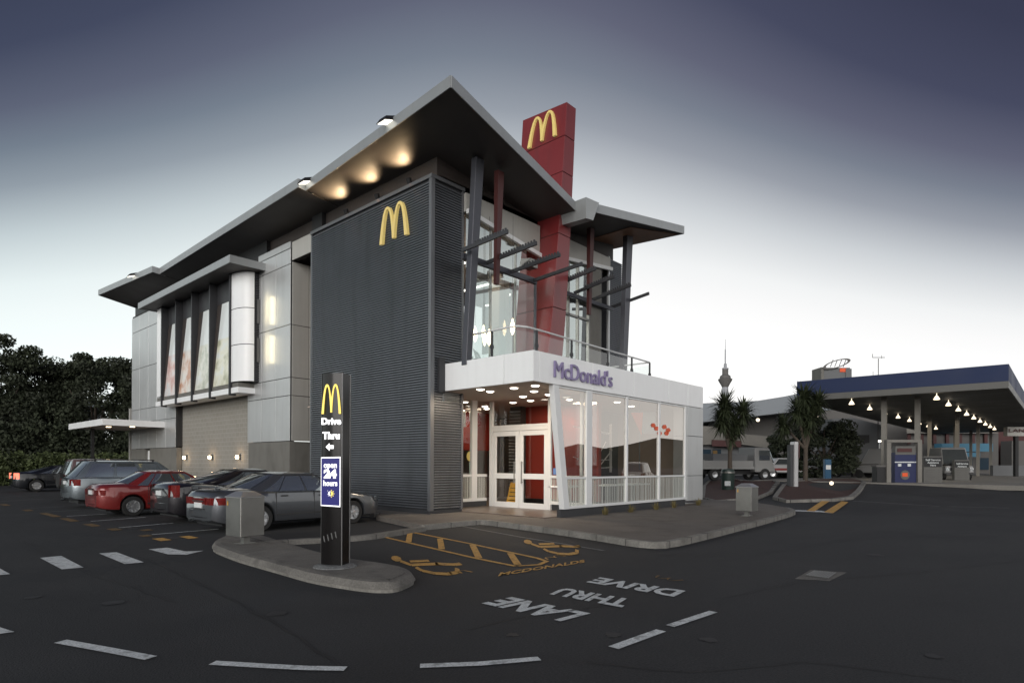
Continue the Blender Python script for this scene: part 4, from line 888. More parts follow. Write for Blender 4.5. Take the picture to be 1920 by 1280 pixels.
    for sg in (1,-1):
        for (ua0,ua1,ub0,ub1) in g['win']:
            mb=MB(); mb.grid(lambda u,v:side((ua0+(ub0-ua0)*u)*(1-v)+(ua1+(ub1-ua1)*u)*v,.07+.80*v,sg,.007),6,5); mb.build('side_window',MT['carglass'],t,smooth=60)
    # brightwork along the belt, boot shut line, exhaust, aerial
    for sg in (1,-1):
        mb=MB()
        for i in range(12):
            a_=side(.06+.88*i/12,.035,sg,.010);b_=side(.06+.88*(i+1)/12,.035,sg,.010); mb.bar(a_,b_,.012,.016)
        mb.build('belt_moulding',MT['chrome' if p.get('chrome',1) else 'trim'],t)
        mb=MB()
        for i in range(12):
            a_=side(.08+.84*i/12,.93,sg,.008);b_=side(.08+.84*(i+1)/12,.93,sg,.008); mb.bar(a_,b_,.010,.018)
        mb.build('roof_gutter',MT['trim'],t)
    MB().tube((-L_/2-.01,hw*.55,.27),(-L_/2+.25,hw*.55,.28),.032,n=12).build('exhaust_pipe',MT['chrome'],t,smooth=40)
    MB().box(-L_/2-.034,-L_/2-.01,-.30,.30,p.get('plate',.62)-.09,p.get('plate',.62)-.075).box(-L_/2-.034,-L_/2-.01,-.26,.26,p.get('plate',.62)+.085,p.get('plate',.62)+.11).build('boot_trim',MT['trim'],t)
    # wheels
    for xc in (xr,xf):
        for sg in (1,-1):
            y=sg*(hw-.115); w_=.19
            tyre=MB().lathe([(r*.62,-w_/2),(r*.93,-w_/2),(r,-w_/2+.03),(r,w_/2-.03),(r*.93,w_/2),(r*.62,w_/2)],(xc,y,r),26,'y',False).build('wheel',MT['rubber'],t,smooth=35)
            yo=y+sg*(w_/2-.012); rm_=MB().lathe([(r*.64,0),(r*.60,sg*.012),(r*.56,-sg*.03),(r*.2,-sg*.05)],(xc,yo,r),26,'y',False)
            ns=p.get('spokes',5)
            for k in range(ns):
                a_=2*math.pi*k/ns+.3; dx,dz=math.cos(a_),math.sin(a_); px_,pz_=-dz,dx; ww=.030 if ns<8 else .016
                b_=[(xc+dx*.04-px_*ww,yo-sg*.04,r+dz*.04-pz_*ww),(xc+dx*.04+px_*ww,yo-sg*.04,r+dz*.04+pz_*ww),(xc+dx*r*.6+px_*ww*1.5,yo-sg*.04,r+dz*r*.6+pz_*ww*1.5),(xc+dx*r*.6-px_*ww*1.5,yo-sg*.04,r+dz*r*.6-pz_*ww*1.5)]
                rm_.hexa(b_,[(q[0],q[1]+sg*.045,q[2]) for q in b_])
            rm_.lathe([(0,sg*.015),(.05,sg*.012),(.06,-sg*.02)],(xc,yo,r),14,'y')
            rm_.build('rim',MT['rim'],tyre)
            MB().lathe([(0,-sg*.055),(r*.57,-sg*.055)],(xc,yo,r),20,'y').build('brake_disc',MT['black'],tyre)
    MB().box(-L_/2+.25,L_/2-.25,-hw+.28,hw-.28,.17,.55).build('underbody',MT['black'],t)
    # lights & plate etc
    def surf(x,y): return 0
    X0=-L_/2
    tl=p['tail'] # (y0,y1,z0,z1,depth)
    for sg in (1,-1):
        y0,y1,z0,z1,dp=tl
        mb=MB()
        def tf(u,v): 
            a=u*1.0
            # wraps from the rear round to the side
            yy=y0+(y1-y0)*min(1,u/.6); yy=min(yy,hwx(X0+.03)*.93)
            if u<=.6: x=X0-.006+.05*max(0,(u-.3)/.3)**2; y=yy
            else:
                k=(u-.6)/.4; x=X0+.05+dp*k; y=hwx(x)*1.004*(1-.10*max(0,1-(x-X0)/.14)**2)
            return (x,sg*y,z0+(z1-z0)*v)
        mb.grid(tf,10,2); mb.build('tail_light',MT[p.get('tailmat','tail')],t,smooth=50)
        mb=MB(); XF_=L_/2
        def hf(u,v):
            if u<=.6: x=XF_-.004-.06*(u/.6)**2; y=hw*.45+(hwx(XF_-.05)*.9-hw*.45)*u/.6
            else: k=(u-.6)/.4; x=XF_-.06-.22*k; y=hwx(x)*1.004*(1-.10*max(0,1-(XF_-x)/.14)**2)
            return (x,sg*y,.58+.13*v)
        mb.grid(hf,10,2); mb.build('headlight',MT['chrome'],t,smooth=50)
        MB().hexa([(xb1-.35,sg*hw*.93,.0+zb_(xb1-.3)+.02),(xb1-.22,sg*hw*.93,zb_(xb1-.3)+.02),(xb1-.24,sg*(hw+.13),zb_(xb1-.3)+.03),(xb1-.36,sg*(hw+.13),zb_(xb1-.3)+.03)],[(xb1-.35,sg*hw*.93,zb_(xb1-.3)+.07),(xb1-.22,sg*hw*.93,zb_(xb1-.3)+.07),(xb1-.24,sg*(hw+.15),zb_(xb1-.3)+.16),(xb1-.36,sg*(hw+.15),zb_(xb1-.3)+.16)]).build('wing_mirror',pm,t,bevel=.015)
        for hx in p['handles']:
            MB().box(hx-.09,hx+.09,min(sg*(hw*.985),sg*(hw*1.01)),max(sg*(hw*.985),sg*(hw*1.01)),lerp(sh,hx)-.10,lerp(sh,hx)-.07).build('door_handle',MT['trim'] if 1 else pm,t,bevel=.006)
        # door gaps
        mb=MB()
        for hx in p['gaps']:
            for k in range(6):
                z0_=zb+.12+(lerp(sh,hx)-zb-.14)*k/6;z1_=zb+.12+(lerp(sh,hx)-zb-.14)*(k+1)/6
                mb.box(hx-.004,hx+.004,min(sg*hw*.97,sg*hw*1.001),max(sg*hw*.97,sg*hw*1.001),z0_,z1_)
        mb.box(xr+arch+.02,xf-arch-.02,min(sg*hw*.98,sg*hw*1.004),max(sg*hw*.98,sg*hw*1.004),zb+.16,zb+.20)
        mb.build('side_trim',MT['trim'],t)
    pz=p.get('plate',.62)
    MB().box(X0-.022,X0+.02,-.18,.18,pz-.06,pz+.06).build('number_plate',MT['plate'],t)
    bw=hwx(X0+.1)
    mb=MB(); mb.grid(lambda u,v:(X0-.03+.10*abs(2*u-1)**3,(2*u-1)*bw*.93,.38+.15*v),12,1); mb.grid(lambda u,v:(X0-.03+.10*abs(2*u-1)**3+.05*v,(2*u-1)*bw*.93,.53+.01*v),12,1); mb.grid(lambda u,v:(X0-.03+.10*abs(2*u-1)**3+.06*v,(2*u-1)*bw*.93,.38-.06*v),12,1); mb.build('rear_bumper',pm if p.get('bump',1) else MT['trim'],t,smooth=40)
    if p.get('spoiler'):
        z=slerp_(top,X0+.2)
        mb=MB(); mb.grid(lambda u,v:(X0+.06+.16*v+.06*abs(2*u-1)**3,(2*u-1)*hw*.80,z+.095+.01*v-.05*abs(2*u-1)**4),10,1); mb.grid(lambda u,v:(X0+.06+.06*abs(2*u-1)**3,(2*u-1)*hw*.80,z+.095-.03*v-.05*abs(2*u-1)**4),10,1)
        for sg in (1,-1): mb.box(X0+.12,X0+.22,sg*hw*.62-.03,sg*hw*.62+.03,z-.01,z+.09)
        mb.build('spoiler',pm,t,smooth=40)
    if p.get('rails'):
        mb=MB()
        for sg in (1,-1): mb.bar((xt0+.1,sg*wt*.93,H_+.01),(xt1-.1,sg*wt*.93,H_+.01),.03,.03); 
        for sg in (1,-1):
            for x in (xt0+.15,xt1-.15): mb.box(x-.03,x+.03,sg*wt*.93-.015,sg*wt*.93+.015,H_-.05,H_)
        mb.build('roof_rail',MT['trim'],t)
    return t
sed=dict(L=4.70,W=1.75,H=1.40,wx=(-1.30,1.33),top=[(-2.35,.90),(-2.2,1.0),(-1.45,1.03),(1.0,.97),(1.7,.86),(2.2,.74),(2.35,.62)],sh=[(-2.35,.86),(-2.0,.92),(0,.91),(1.2,.86),(2.0,.72),(2.35,.58)],
    gh=dict(rb=-1.62,fb=1.12,rt=-.78,ft=.30,wt=.66,win=[(.12,.20,.27,.25),(.285,.27,.555,.56),(.58,.59,.90,.93)]),tail=(.28,.80,.66,.82,.22),handles=(-.70,.35),gaps=(-.92,.12,1.05),spoiler=1,plate=.64)
def redband(t,p):
    X0=-p['L']/2; mb=MB(); mb.grid(lambda u,v:(X0-.012,(2*u-1)*.34,.67+.13*v),4,1); mb.build('reflector_band',MT['tail'],t)
cg=car('sedan_car','dark grey sedan with rear spoiler parked nearest, beside the charcoal ribbed wall','car',sed,MT['paint_grey'])
redband(cg,sed); cg.location=(7.90,14.95,0); cg.rotation_euler=(0,0,R(4))
s2=dict(sed,L=4.75,W=1.78,H=1.46,wx=(-1.35,1.38),top=[(-2.37,.98),(-2.2,1.08),(-1.5,1.10),(1.0,1.0),(1.8,.86),(2.37,.64)],sh=[(-2.37,.93),(-2.0,1.0),(0,.96),(1.2,.90),(2.0,.74),(2.37,.58)],spoiler=0,r=.33,
    gh=dict(rb=-1.75,fb=1.15,rt=-.55,ft=.35,wt=.64,win=[(.16,.28,.28,.33),(.295,.35,.56,.58),(.585,.61,.90,.93)]),tail=(.62,.85,.70,1.02,.16),plate=.80,spokes=7)
cb=car('sedan_car','black sedan with tall upright red tail lights, between the grey sedan and the red sedan','car',s2,MT['paint_black']); cb.location=(8.15,18.15,0); cb.rotation_euler=(0,0,R(2))
s3=dict(sed,L=4.43,W=1.70,H=1.38,wx=(-1.32,1.36),top=[(-2.21,.90),(-2.1,.97),(-1.4,1.0),(1.0,.95),(1.7,.84),(2.21,.64)],sh=[(-2.21,.86),(-1.9,.90),(0,.89),(1.2,.84),(2.0,.70),(2.21,.58)],spoiler=0,r=.30,
    gh=dict(rb=-1.50,fb=1.02,rt=-.85,ft=.20,wt=.68,win=[(.10,.13,.22,.22),(.235,.235,.54,.55),(.565,.575,.90,.93)]),tail=(.40,.80,.64,.80,.14),plate=.72,spokes=10)
cr_=car('sedan_car','red sedan with multi-spoke silver wheel covers, third from the charcoal wall','car',s3,MT['paint_red']); cr_.location=(7.25,21.55,0); cr_.rotation_euler=(0,0,R(0))
s4=dict(sed,L=4.80,W=1.86,H=1.70,wx=(-1.42,1.40),r=.36,top=[(-2.4,1.05),(-2.3,1.1),(1.1,1.08),(1.8,1.0),(2.4,.75)],sh=[(-2.4,1.02),(-2.0,1.07),(0,1.05),(1.2,1.0),(2.0,.86),(2.4,.7)],spoiler=0,rails=1,zb=.28,
    gh=dict(rb=-2.28,fb=1.20,rt=-1.80,ft=.35,wt=.74,win=[(.07,.05,.32,.34),(.36,.365,.60,.61),(.62,.63,.92,.94)]),tail=(.62,.88,.80,1.02,.22),plate=.90)
cs=car('estate_car','silver-blue estate car with roof rails and long rear side window, behind the red sedan','car',s4,MT['paint_silver']); cs.location=(7.75,26.2,0)
s5=dict(sed,L=3.9,W=1.70,H=1.78,wx=(-1.1,1.15),r=.36,top=[(-1.95,1.05),(-1.9,1.1),(1.0,1.08),(1.5,1.02),(1.95,.8)],sh=[(-1.95,1.02),(0,1.05),(1.0,1.02),(1.95,.75)],spoiler=0,zb=.32,
    gh=dict(rb=-1.90,fb=.95,rt=-1.75,ft=.45,wt=.80,win=[(.06,.05,.34,.34),(.37,.37,.60,.60),(.62,.63,.92,.94)]),tail=(.62,.80,.75,.98,.10),plate=.60)
c5=car('offroad_car','small maroon off-road car with a spare wheel on its back door','car',s5,MT['paint_maroon'])
MB().lathe([(.0,-.10),(.30,-.10),(.34,-.06),(.34,.08),(.28,.11),(0,.11)],(-2.06,.05,.85),24,'x').build('spare_wheel',MT['rubber'],c5,smooth=40)
c5.location=(8.3,31.3,0)
s6=dict(s2,L=4.6); s6['tailmat']='tail_lit'
c6=car('sedan_car','dark sedan with glowing tail light at the far left edge below the hedge','car',s6,MT['paint_dark']); c6.location=(8.6,42.6,0); c6.rotation_euler=(0,0,R(0))
# mirrored in the wing windows: a white estate further along the roadway
s7=dict(s4,H=1.85)
c7=car('estate_car','white estate car on the roadway, seen as a reflection in the wing windows','car',s7,MT['paint_white'],group=None); c7.location=(41.5,-3.6,0); c7.rotation_euler=(0,0,R(-20))
# ---------------- vegetation ----------------
def leafmesh(clumps,nleaf,size,seed=0,flat=.0):
    g=np.random.default_rng(seed); C_=np.repeat(np.array([c[0] for c in clumps]),nleaf,0); Rr=np.repeat(np.array([c[1] for c in clumps]),nleaf,0)
    n=len(C_); d=g.normal(size=(n,3)); d/=np.linalg.norm(d,axis=1)[:,None]; rr=g.random(n)**.4
    P=C_+d*Rr*rr[:,None]; a=g.normal(size=(n,3)); a/=np.linalg.norm(a,axis=1)[:,None]; b=np.cross(a,g.normal(size=(n,3))); b/=np.linalg.norm(b,axis=1)[:,None]
    s=size*(.6+.8*g.random(n))[:,None]; q=np.stack([P-a*s-b*s*.5,P+a*s*.1-b*s*.6,P+a*s,P+a*s*.0+b*s*.6],1).reshape(-1,3)
    me=bpy.data.meshes.new('leaves'); me.vertices.add(4*n); me.vertices.foreach_set('co',q.ravel()); me.loops.add(4*n); me.loops.foreach_set('vertex_index',np.arange(4*n)); me.polygons.add(n); me.polygons.foreach_set('loop_start',np.arange(0,4*n,4)); me.update(); return me
def tree(name,label,loc,h,rad,seed,m='leafdark',group=None,tr=.3,ncl=46,nl=190,size=.16,low=.18,cat='tree'):
    random.seed(seed); t=thing(name,label,cat,(0,0,0),0,group)
    tk=MB(); tk.tube((0,0,0),(0.1,0,h*.3),tr,tr*.75); cl=[]
    lim=[]
    for k in range(7):
        a=k*2.4+seed; q=Vector((math.cos(a)*rad*.55,math.sin(a)*rad*.55,h*random.uniform(.5,.75))); tk.tube((.1,0,h*.28),q,tr*.4,tr*.12,7)
    tk.tube((.1,0,h*.3),(0,0,h*.8),tr*.6,tr*.12,8)
    tk.build('trunk',MT['bark'],t,smooth=50)
    for i in range(ncl):
        a=random.uniform(0,6.28); z=random.uniform(low,1)
        rr_=rad*math.sqrt(max(.05,1-((z-.55)/.55)**2))*random.uniform(.35,1.0)
        r_=rad*random.uniform(.16,.30); cl.append((np.array([math.cos(a)*rr_,math.sin(a)*rr_,h*z-r_*.5]),np.array([r_*1.2,r_*1.2,r_*.75])))
    me=leafmesh(cl,nl,size,seed); me.materials.append(MT[m]); new('crown',me,t)
    t.location=loc; return t
specs=[(-6,66,12.6,5.2,11),(3.5,68,12.0,5.0,12),(8.9,66,12.3,4.0,13),(11.5,67,10.8,4.2,14),(15.0,63,11.2,4.0,15),(18.5,61,11.0,3.6,16),(0.5,76,13.0,5,17)]
lab=['broad dark tree at the far left edge','dark tree with the tallest crown left of the sky gaps','dense dark tree second from the left behind the hedge','dark tree above the drive-through lane with sky gaps low in its crown','dark rounded tree between the sky gap and the building','dark tree crown touching the left edge of the building','dark tree further back, seen between the front crowns']
for (x,y,h,r_,sd),lb in zip(specs,lab): tree('broadleaf_tree',lb,(x,y,0),h,r_,sd,group='dark trees behind the car park',low=.20,nl=430,size=.125,ncl=58)
# shrub belt under the trees and the clipped hedge in front
def belt(name,label,x0,x1,y0,y1,h,m,seed,n,cat,size=.11,nl=60):
    random.seed(seed); cl=[]
    for i in range(n):
        u=i/n; x=x0+(x1-x0)*u+random.uniform(-.3,.3); y=y0+(y1-y0)*u+random.uniform(-.5,.5); z=random.uniform(.2,1)*h
        cl.append((np.array([x,y,z-.3]),np.array([.65,.65,.45])*random.uniform(.8,1.3)))
    me=leafmesh(cl,nl,size,seed); me.materials.append(MT[m]); o=new(name,me); return tag(o,label,cat)
belt('hedge','long yellow-green hedge behind the far parked car, left of the building',1,17,57,50,2.3,'hedge',21,420,'hedge')
belt('shrubs','dark undergrowth between the hedge and the tall trees',-8,22,62,56,4.8,'leafdark',22,520,'shrubs',size=.15,nl=70)['kind']='stuff'
# low building glimpsed through the trees
t=thing('far_house','pale low building glimpsed through the tree trunks on the left','building',(14,90,0)); MB().box(8,22,88,98,5.2,8.3).build('wall',MT['farwall'],t); MB().hexa([(7,87,8.3),(23,87,8.3),(23,99,8.3),(7,99,8.3)],[(7,92,9.4),(23,92,9.4),(23,94,9.4),(7,94,9.4)]).build('roof',MT['farroof'],t); MB().box(9,21,87.94,88,6.4,7.2).build('window',MT['black'],t); MB().box(8,22,88.5,98,0,5.2).build('wall_base',MT['farwall2'],t)
def cabbage(label,loc,h,heads,seed):
    random.seed(seed); t=thing('cabbage_tree',label,'cabbage tree',(0,0,0),0,'cabbage trees in the planted beds')
    tk=MB(); tk.tube((0,0,0),(.03,0,h*.45),.15,.12,10); fol=MB()
    for s_,f_,hz,rr_,nn in heads:
        q=RGT*s_+FWD*f_; hx,hy=q.x,q.y
        tk.tube((.03,0,h*.43),(hx,hy,hz),.10,.07,8)
        for i in range(nn):
            th=random.uniform(0,6.28); el=math.asin(random.uniform(-.98,.97)); l=rr_*random.uniform(.6,1.15)
            d=Vector((math.cos(th)*math.cos(el),math.sin(th)*math.cos(el),math.sin(el)))
            b=Vector((hx,hy,hz+random.uniform(-.35,.15))); s=d.cross(UP); s=s.normalized()*.045 if s.length>.01 else Vector((.045,0,0))
            m_=b+d*l*.55+Vector((0,0,.03)); e_=b+d*l+Vector((0,0,-.14*l*math.cos(el)))
            fol.add([b-s*.7,b+s*.7,m_+s,m_-s,e_],[(0,1,2,3),(3,2,4)])
    tk.build('trunk',MT['bark'],t,smooth=50); fol.build('crown',MT['sword'],t,recalc=False)
    t.location=loc; return t
p_=aD(1368,925,36); cabbage('two-headed cabbage tree in the bed beside the green bin',(p_.x,p_.y,.2),5.0,[(-.25,.1,4.9,1.25,380),(.75,-.1,4.6,1.05,300),(-.45,.0,4.1,1.1,260),(.45,.1,3.8,.9,240),(.1,0,3.2,.7,120)],31)
p_=aD(1510,925,37); cabbage('three-headed cabbage tree in the kerbed bed beside the white sign post',(p_.x,p_.y,.2),5.6,[(-.05,0.1,5.5,1.25,380),(.80,.1,5.3,1.0,300),(-.55,-.1,4.7,1.1,280),(-1.35,.0,3.9,.95,280),(.25,-.1,4.5,1.1,280),(0.1,0,3.8,.9,160)],32)
def bush(label,px,py,d,h,r_,seed,gz):
    p_=aD(px,py,d); return tree('round_tree',label,(p_.x,p_.y,gz),h,r_,seed,m='leafdark',low=.12,ncl=60,nl=230,size=.11,tr=.2,group='dark rounded shrubs by the forecourt')
bush('large dark rounded evergreen between the second cabbage tree and the blue canopy',1545,890,48,4.9,2.5,41,.6)
bush('smaller dark evergreen left of the white sign post',1470,890,52,3.6,1.9,42,.6)
def tuft(x,y,i,lb):
    random.seed(i); m_=MB()
    for k in range(90):
        th=random.uniform(0,6.28); el=random.uniform(.5,1.5); l=random.uniform(.15,.34); d=Vector((math.cos(th)*math.cos(el),math.sin(th)*math.cos(el),math.sin(el))); b=Vector((x+random.uniform(-.07,.07),y+random.uniform(-.05,.05),.13)); s=d.cross(UP).normalized()*.006
        m_.add([b-s,b+s,b+d*l*.6+s,b+d*l*.6-s,b+d*l+Vector((0,0,-.03))],[(0,1,2,3),(3,2,4)])
    o=m_.build('grass_tuft',MT['tuft'],recalc=False); tag(o,lb,'plant','dry grass tufts along the window plinth')
for i,((x),lb) in enumerate(zip((15.3,16.75,18.35,19.6,21.5),('dry grass tuft nearest the slanted white post','dry grass tuft below the second wing window','dry grass tuft at the middle of the window plinth','dry grass tuft under the last wing window','dry grass tuft at the foot of the white end pier'))): tuft(x,10.15,i,lb)
# ---------------- far setting on the right ----------------
FW=lambda d,a,z: Vector((FWD.x*d+RGT.x*a,FWD.y*d+RGT.y*a,z))
def pxz(px,py,d): return aD(px,py,d)
def poly3(mb,pts,d,th=2.0):
    P_=[aD(x,y,d) for x,y in pts]; w=FWD*th; n=len(P_); return mb.add(P_+[p+w for p in P_],[tuple(range(n)),tuple(range(2*n-1,n-1,-1))]+[(i,(i+1)%n,n+(i+1)%n,n+i) for i in range(n)])
# telecom tower
t=thing('telecom_tower','slender concrete communications tower with a needle mast on the skyline','tower',tuple(aD(1359,860,1500)[:2])+(0,))
c0=aD(1359,860,1500); zt=lambda y:EYE+(871-y+2)*1500/1145; m1=lambda px:px*1500/1145/2
MB().lathe([(m1(15),0),(m1(12),zt(745)),(m1(11),zt(722))],(c0.x,c0.y,0),16).build('shaft',MT['fartower'],t,smooth=40)
MB().lathe([(m1(11),zt(726)),(m1(17),zt(720)),(m1(24),zt(714)),(m1(26),zt(711)),(m1(20),zt(709)),(m1(19),zt(705)),(m1(11),zt(702)),(m1(11),zt(693)),(m1(9),zt(692))],(c0.x,c0.y,0),20).build('pod',MT['farwall2'],t,smooth=30)
MB().lathe([(m1(9),zt(693)),(m1(12),zt(692)),(m1(12),zt(690)),(m1(6),zt(689)),(m1(5),zt(682)),(m1(2.4),zt(681)),(m1(2.0),zt(655)),(m1(1.0),zt(654)),(m1(.6),zt(636))],(c0.x,c0.y,0),12).build('mast',MT['fartower'],t,smooth=30)
# long grey warehouse with curved roof
t=thing('warehouse','long grey warehouse with a low curved roof behind the cabbage trees','warehouse',tuple(aD(1450,870,75)[:2])+(0,))
mb=MB(); poly3(mb,[(1300,885),(1300,775),(1500,770),(1560,768),(1660,790),(1700,800),(1700,885)],76,12); mb.build('wall',MT['farwall2'],t)
mb=MB(); poly3(mb,[(1300,793),(1300,756),(1360,755),(1420,751),(1470,743),(1500,737),(1540,750),(1562,768),(1500,770)],70,14); mb.build('roof',MT['farroof'],t)
mb=MB(); poly3(mb,[(1500,830),(1500,805),(1560,803),(1560,885),(1500,885)],75,1); mb.build('gable',MT['farwall'],t)
mb=MB(); poly3(mb,[(1328,796),(1331,787),(1340,784),(1354,785),(1361,795),(1354,803),(1338,804),(1330,801)],74.5,.4); w=mb.build('oval_window',MT['black'],t)
mb=MB(); poly3(mb,[(1340.5,805),(1340.5,784),(1342,784),(1342,805)],74.2,.2); mb.build('glazing_bar',MT['frame'],w)
mb=MB(); poly3(mb,[(1560,885),(1560,785),(1600,783),(1655,797),(1655,885)],60,3); mb.build('side_block',MT['farwall'],t)
mb=MB(); poly3(mb,[(1611,830),(1611,815),(1630,815),(1630,830)],59.8,.2); mb.build('window',MT['black'],t)
mb=MB(); poly3(mb,[(1600,899),(1600,864),(1652,864),(1652,899)],52,.4); o=mb.build('boundary_wall',MT['farwall2']); tag(o,'low grey boundary wall beside the dark evergreen, left of the canopy pillar','wall')
# convenience shop in front
t=thing('corner_shop','low shop with a pale brown fascia band behind the parked flatbed truck','shop',tuple(aD(1380,880,62)[:2])+(.64,))
mb=MB(); poly3(mb,[(1300,902),(1300,812),(1376,813),(1438,836),(1438,896)],62,6); mb.build('wall',MT['farwall'],t)
mb=MB(); poly3(mb,[(1298,834),(1298,797),(1352,800),(1384,812),(1443,818),(1443,840),(1384,832)],61.4,.5); mb.build('fascia_board',MT['concrete'],t)
for x0,x1 in ((1318,1333),(1337,1352),(1388,1402),(1406,1430)):
    mb=MB(); poly3(mb,[(x0,880),(x0,842),(x1,842),(x1,880)],61.8,.15); mb.build('window',K('shopglass',(.03,.05,.07),.1),t)
mb=MB(); poly3(mb,[(1335,836),(1335,824),(1390,826),(1390,838)],61.2,.1); mb.build('red_sign',MT['strutred'],t)
mb=MB(); poly3(mb,[(1337,866),(1337,844),(1345,844),(1345,866)],61.2,.1); mb.build('yellow_poster',MT['lineyellowfade'],t)
# flatbed truck
def cars_far():
    gz=.64
    p_=aD(1375,893,41); t=thing('flatbed_truck','white flatbed truck standing behind the first cabbage tree','truck',(0,0,0))
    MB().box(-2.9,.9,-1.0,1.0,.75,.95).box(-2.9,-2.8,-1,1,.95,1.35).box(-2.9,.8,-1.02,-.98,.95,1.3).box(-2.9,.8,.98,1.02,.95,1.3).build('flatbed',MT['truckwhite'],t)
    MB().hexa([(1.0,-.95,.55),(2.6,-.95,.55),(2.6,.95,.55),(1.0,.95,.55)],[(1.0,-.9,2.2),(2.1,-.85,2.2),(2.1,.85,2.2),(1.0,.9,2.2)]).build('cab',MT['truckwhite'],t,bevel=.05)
    MB().hexa([(2.46,-.8,1.35),(2.56,-.8,1.2),(2.56,.8,1.2),(2.46,.8,1.35)],[(2.17,-.75,2.08),(2.2,-.75,2.08),(2.2,.75,2.08),(2.17,.75,2.08)]).build('windscreen',MT['carglass'],t)
    for s in (1,-1): MB().box(1.3,2.1,s*.94-.02,s*.94+.02,1.35,2.0).build('side_window',MT['carglass'],t)
    MB().box(-2.0,.6,-.7,.7,.95,1.75).build('load_box',MT['farwall'],t,bevel=.02)
    MB().box(-2.7,2.4,-.4,.4,.4,.75).build('chassis',MT['black'],t)
    for x in (-2.0,1.75):
        for s in (1,-1): 
            w=MB().lathe([(.2,-.12),(.38,-.12),(.40,-.09),(.40,.09),(.38,.12),(.2,.12)],(x,s*.85,.40),18,'y',False).build('wheel',MT['rubber'],t,smooth=40); MB().lathe([(0,-.05*s),(.2,-.05*s),(.22,.1*s),(0,.06*s)],(x,s*.85,.4),14,'y').build('rim',MT['rim'],w)
    t.location=(p_.x,p_.y,gz); t.rotation_euler=(0,0,math.atan2(RGT.y,RGT.x)+.25)
    p_=aD(1478,890,49); t=thing('pickup_truck','white pickup truck with a red side stripe parked beyond the white sign post','pickup',(0,0,0))
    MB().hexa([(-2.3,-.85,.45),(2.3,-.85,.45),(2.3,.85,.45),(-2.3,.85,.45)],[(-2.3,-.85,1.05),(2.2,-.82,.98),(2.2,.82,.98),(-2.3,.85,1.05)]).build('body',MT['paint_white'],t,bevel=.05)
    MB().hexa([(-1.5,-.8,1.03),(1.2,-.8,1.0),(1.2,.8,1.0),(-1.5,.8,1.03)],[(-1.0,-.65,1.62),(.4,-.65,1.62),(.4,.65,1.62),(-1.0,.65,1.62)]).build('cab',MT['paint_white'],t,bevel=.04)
    MB().hexa([(-1.25,-.815,1.1),(.85,-.815,1.1),(.85,.815,1.1),(-1.25,.815,1.1)],[(-.9,-.70,1.52),(.3,-.70,1.52),(.3,.70,1.52),(-.9,.70,1.52)]).build('side_window',MT['carglass'],t)
    MB().box(-2.2,1.9,-.87,.87,.62,.80).build('stripe',MT['paint_red'],t)
    for x in (-1.4,1.45):
        for s in (1,-1): 
            w=MB().lathe([(.2,-.1),(.34,-.1),(.35,-.08),(.35,.08),(.34,.1),(.2,.1)],(x,s*.78,.35),18,'y',False).build('wheel',MT['rubber'],t,smooth=40); MB().lathe([(0,-.02*s),(.2,-.02*s),(.2,.09*s),(0,.05*s)],(x,s*.78,.35),14,'y').build('rim',MT['rim'],w)
    MB().box(2.2,2.28,-.6,-.4,.7,.85).box(2.2,2.28,.4,.6,.7,.85).build('headlight',MT['chrome'],t)
    t.location=(p_.x,p_.y,gz); t.rotation_euler=(0,0,math.atan2(RGT.y,RGT.x)-.15)
    o=dup(t); o.name='pickup_truck'; o['label']='white pickup partly hidden behind the second cabbage tree, nose towards the blue sign'; p_=aD(1535,890,54); o.location=(p_.x,p_.y,gz); o.rotation_euler=(0,0,math.atan2(RGT.y,RGT.x)-.5); t['group']=o['group']='pickups parked beyond the planted bed'
cars_far()
# slim white directional sign, lamp bollards, blue pillar
p_=aD(1493,927,31.0); t=thing('direction_sign','slim white sign blade with a red top standing in the kerbed bed','sign',(p_.x,p_.y,.2))
q=Vector((p_.x,p_.y,0)); s_=RGT
b_=[q-s_*.11+UP*.1,q+s_*.11+UP*.1,q+s_*.11+FWD*.5+UP*.1,q-s_*.11+FWD*.5+UP*.1]; MB().hexa(b_,[p+UP*2.75 for p in b_]).build('blade',MT['paint_white'],t,bevel=.03)
b_=[q+s_*.115+UP*2.0,q+s_*.16+UP*2.0,q+s_*.16+FWD*.5+UP*2.0,q+s_*.115+FWD*.5+UP*2.0]; MB().hexa(b_,[p+UP*.7 for p in b_]).build('red_panel',MT['strutred'],t)
b_=[q-s_*.25+FWD*.1+UP*.1,q-s_*.12+FWD*.1+UP*.1,q-s_*.12+FWD*.5+UP*.1,q-s_*.25+FWD*.5+UP*.1]; MB().hexa(b_,[p+UP*2.6 for p in b_]).build('dark_blade',MT['charcoal'],t)  # charcoal second blade left of the white one
p_=aD(1559,921,33); t=thing('bollard_light','short dark bollard with a glowing globe in the kerbed bed','bollard light',(p_.x,p_.y,.3)); MB().lathe([(0,0),(.13,0),(.13,.34),(0,.34)],(p_.x,p_.y,.25),12).build('post',MT['black'],t,smooth=40); MB().lathe([(0,0),(.08,.03),(.105,.10),(.08,.18),(0,.21)],(p_.x,p_.y,.59),12).build('globe',MT['lampcanopy'],t,smooth=True)
p_=aD(1553,895,42); t=thing('information_pillar','blue pillar with a pale notice in front of the dark evergreen','pillar sign',(p_.x,p_.y,.64)); b_=[p_-RGT*.22-UP*(p_.z-.64),p_+RGT*.22-UP*(p_.z-.64),p_+RGT*.22+FWD*.3-UP*(p_.z-.64),p_-RGT*.22+FWD*.3-UP*(p_.z-.64)]; MB().hexa(b_,[p+UP*1.45 for p in b_]).build('pillar',K('pillarblue',(.025,.09,.17),.4),t,bevel=.03)
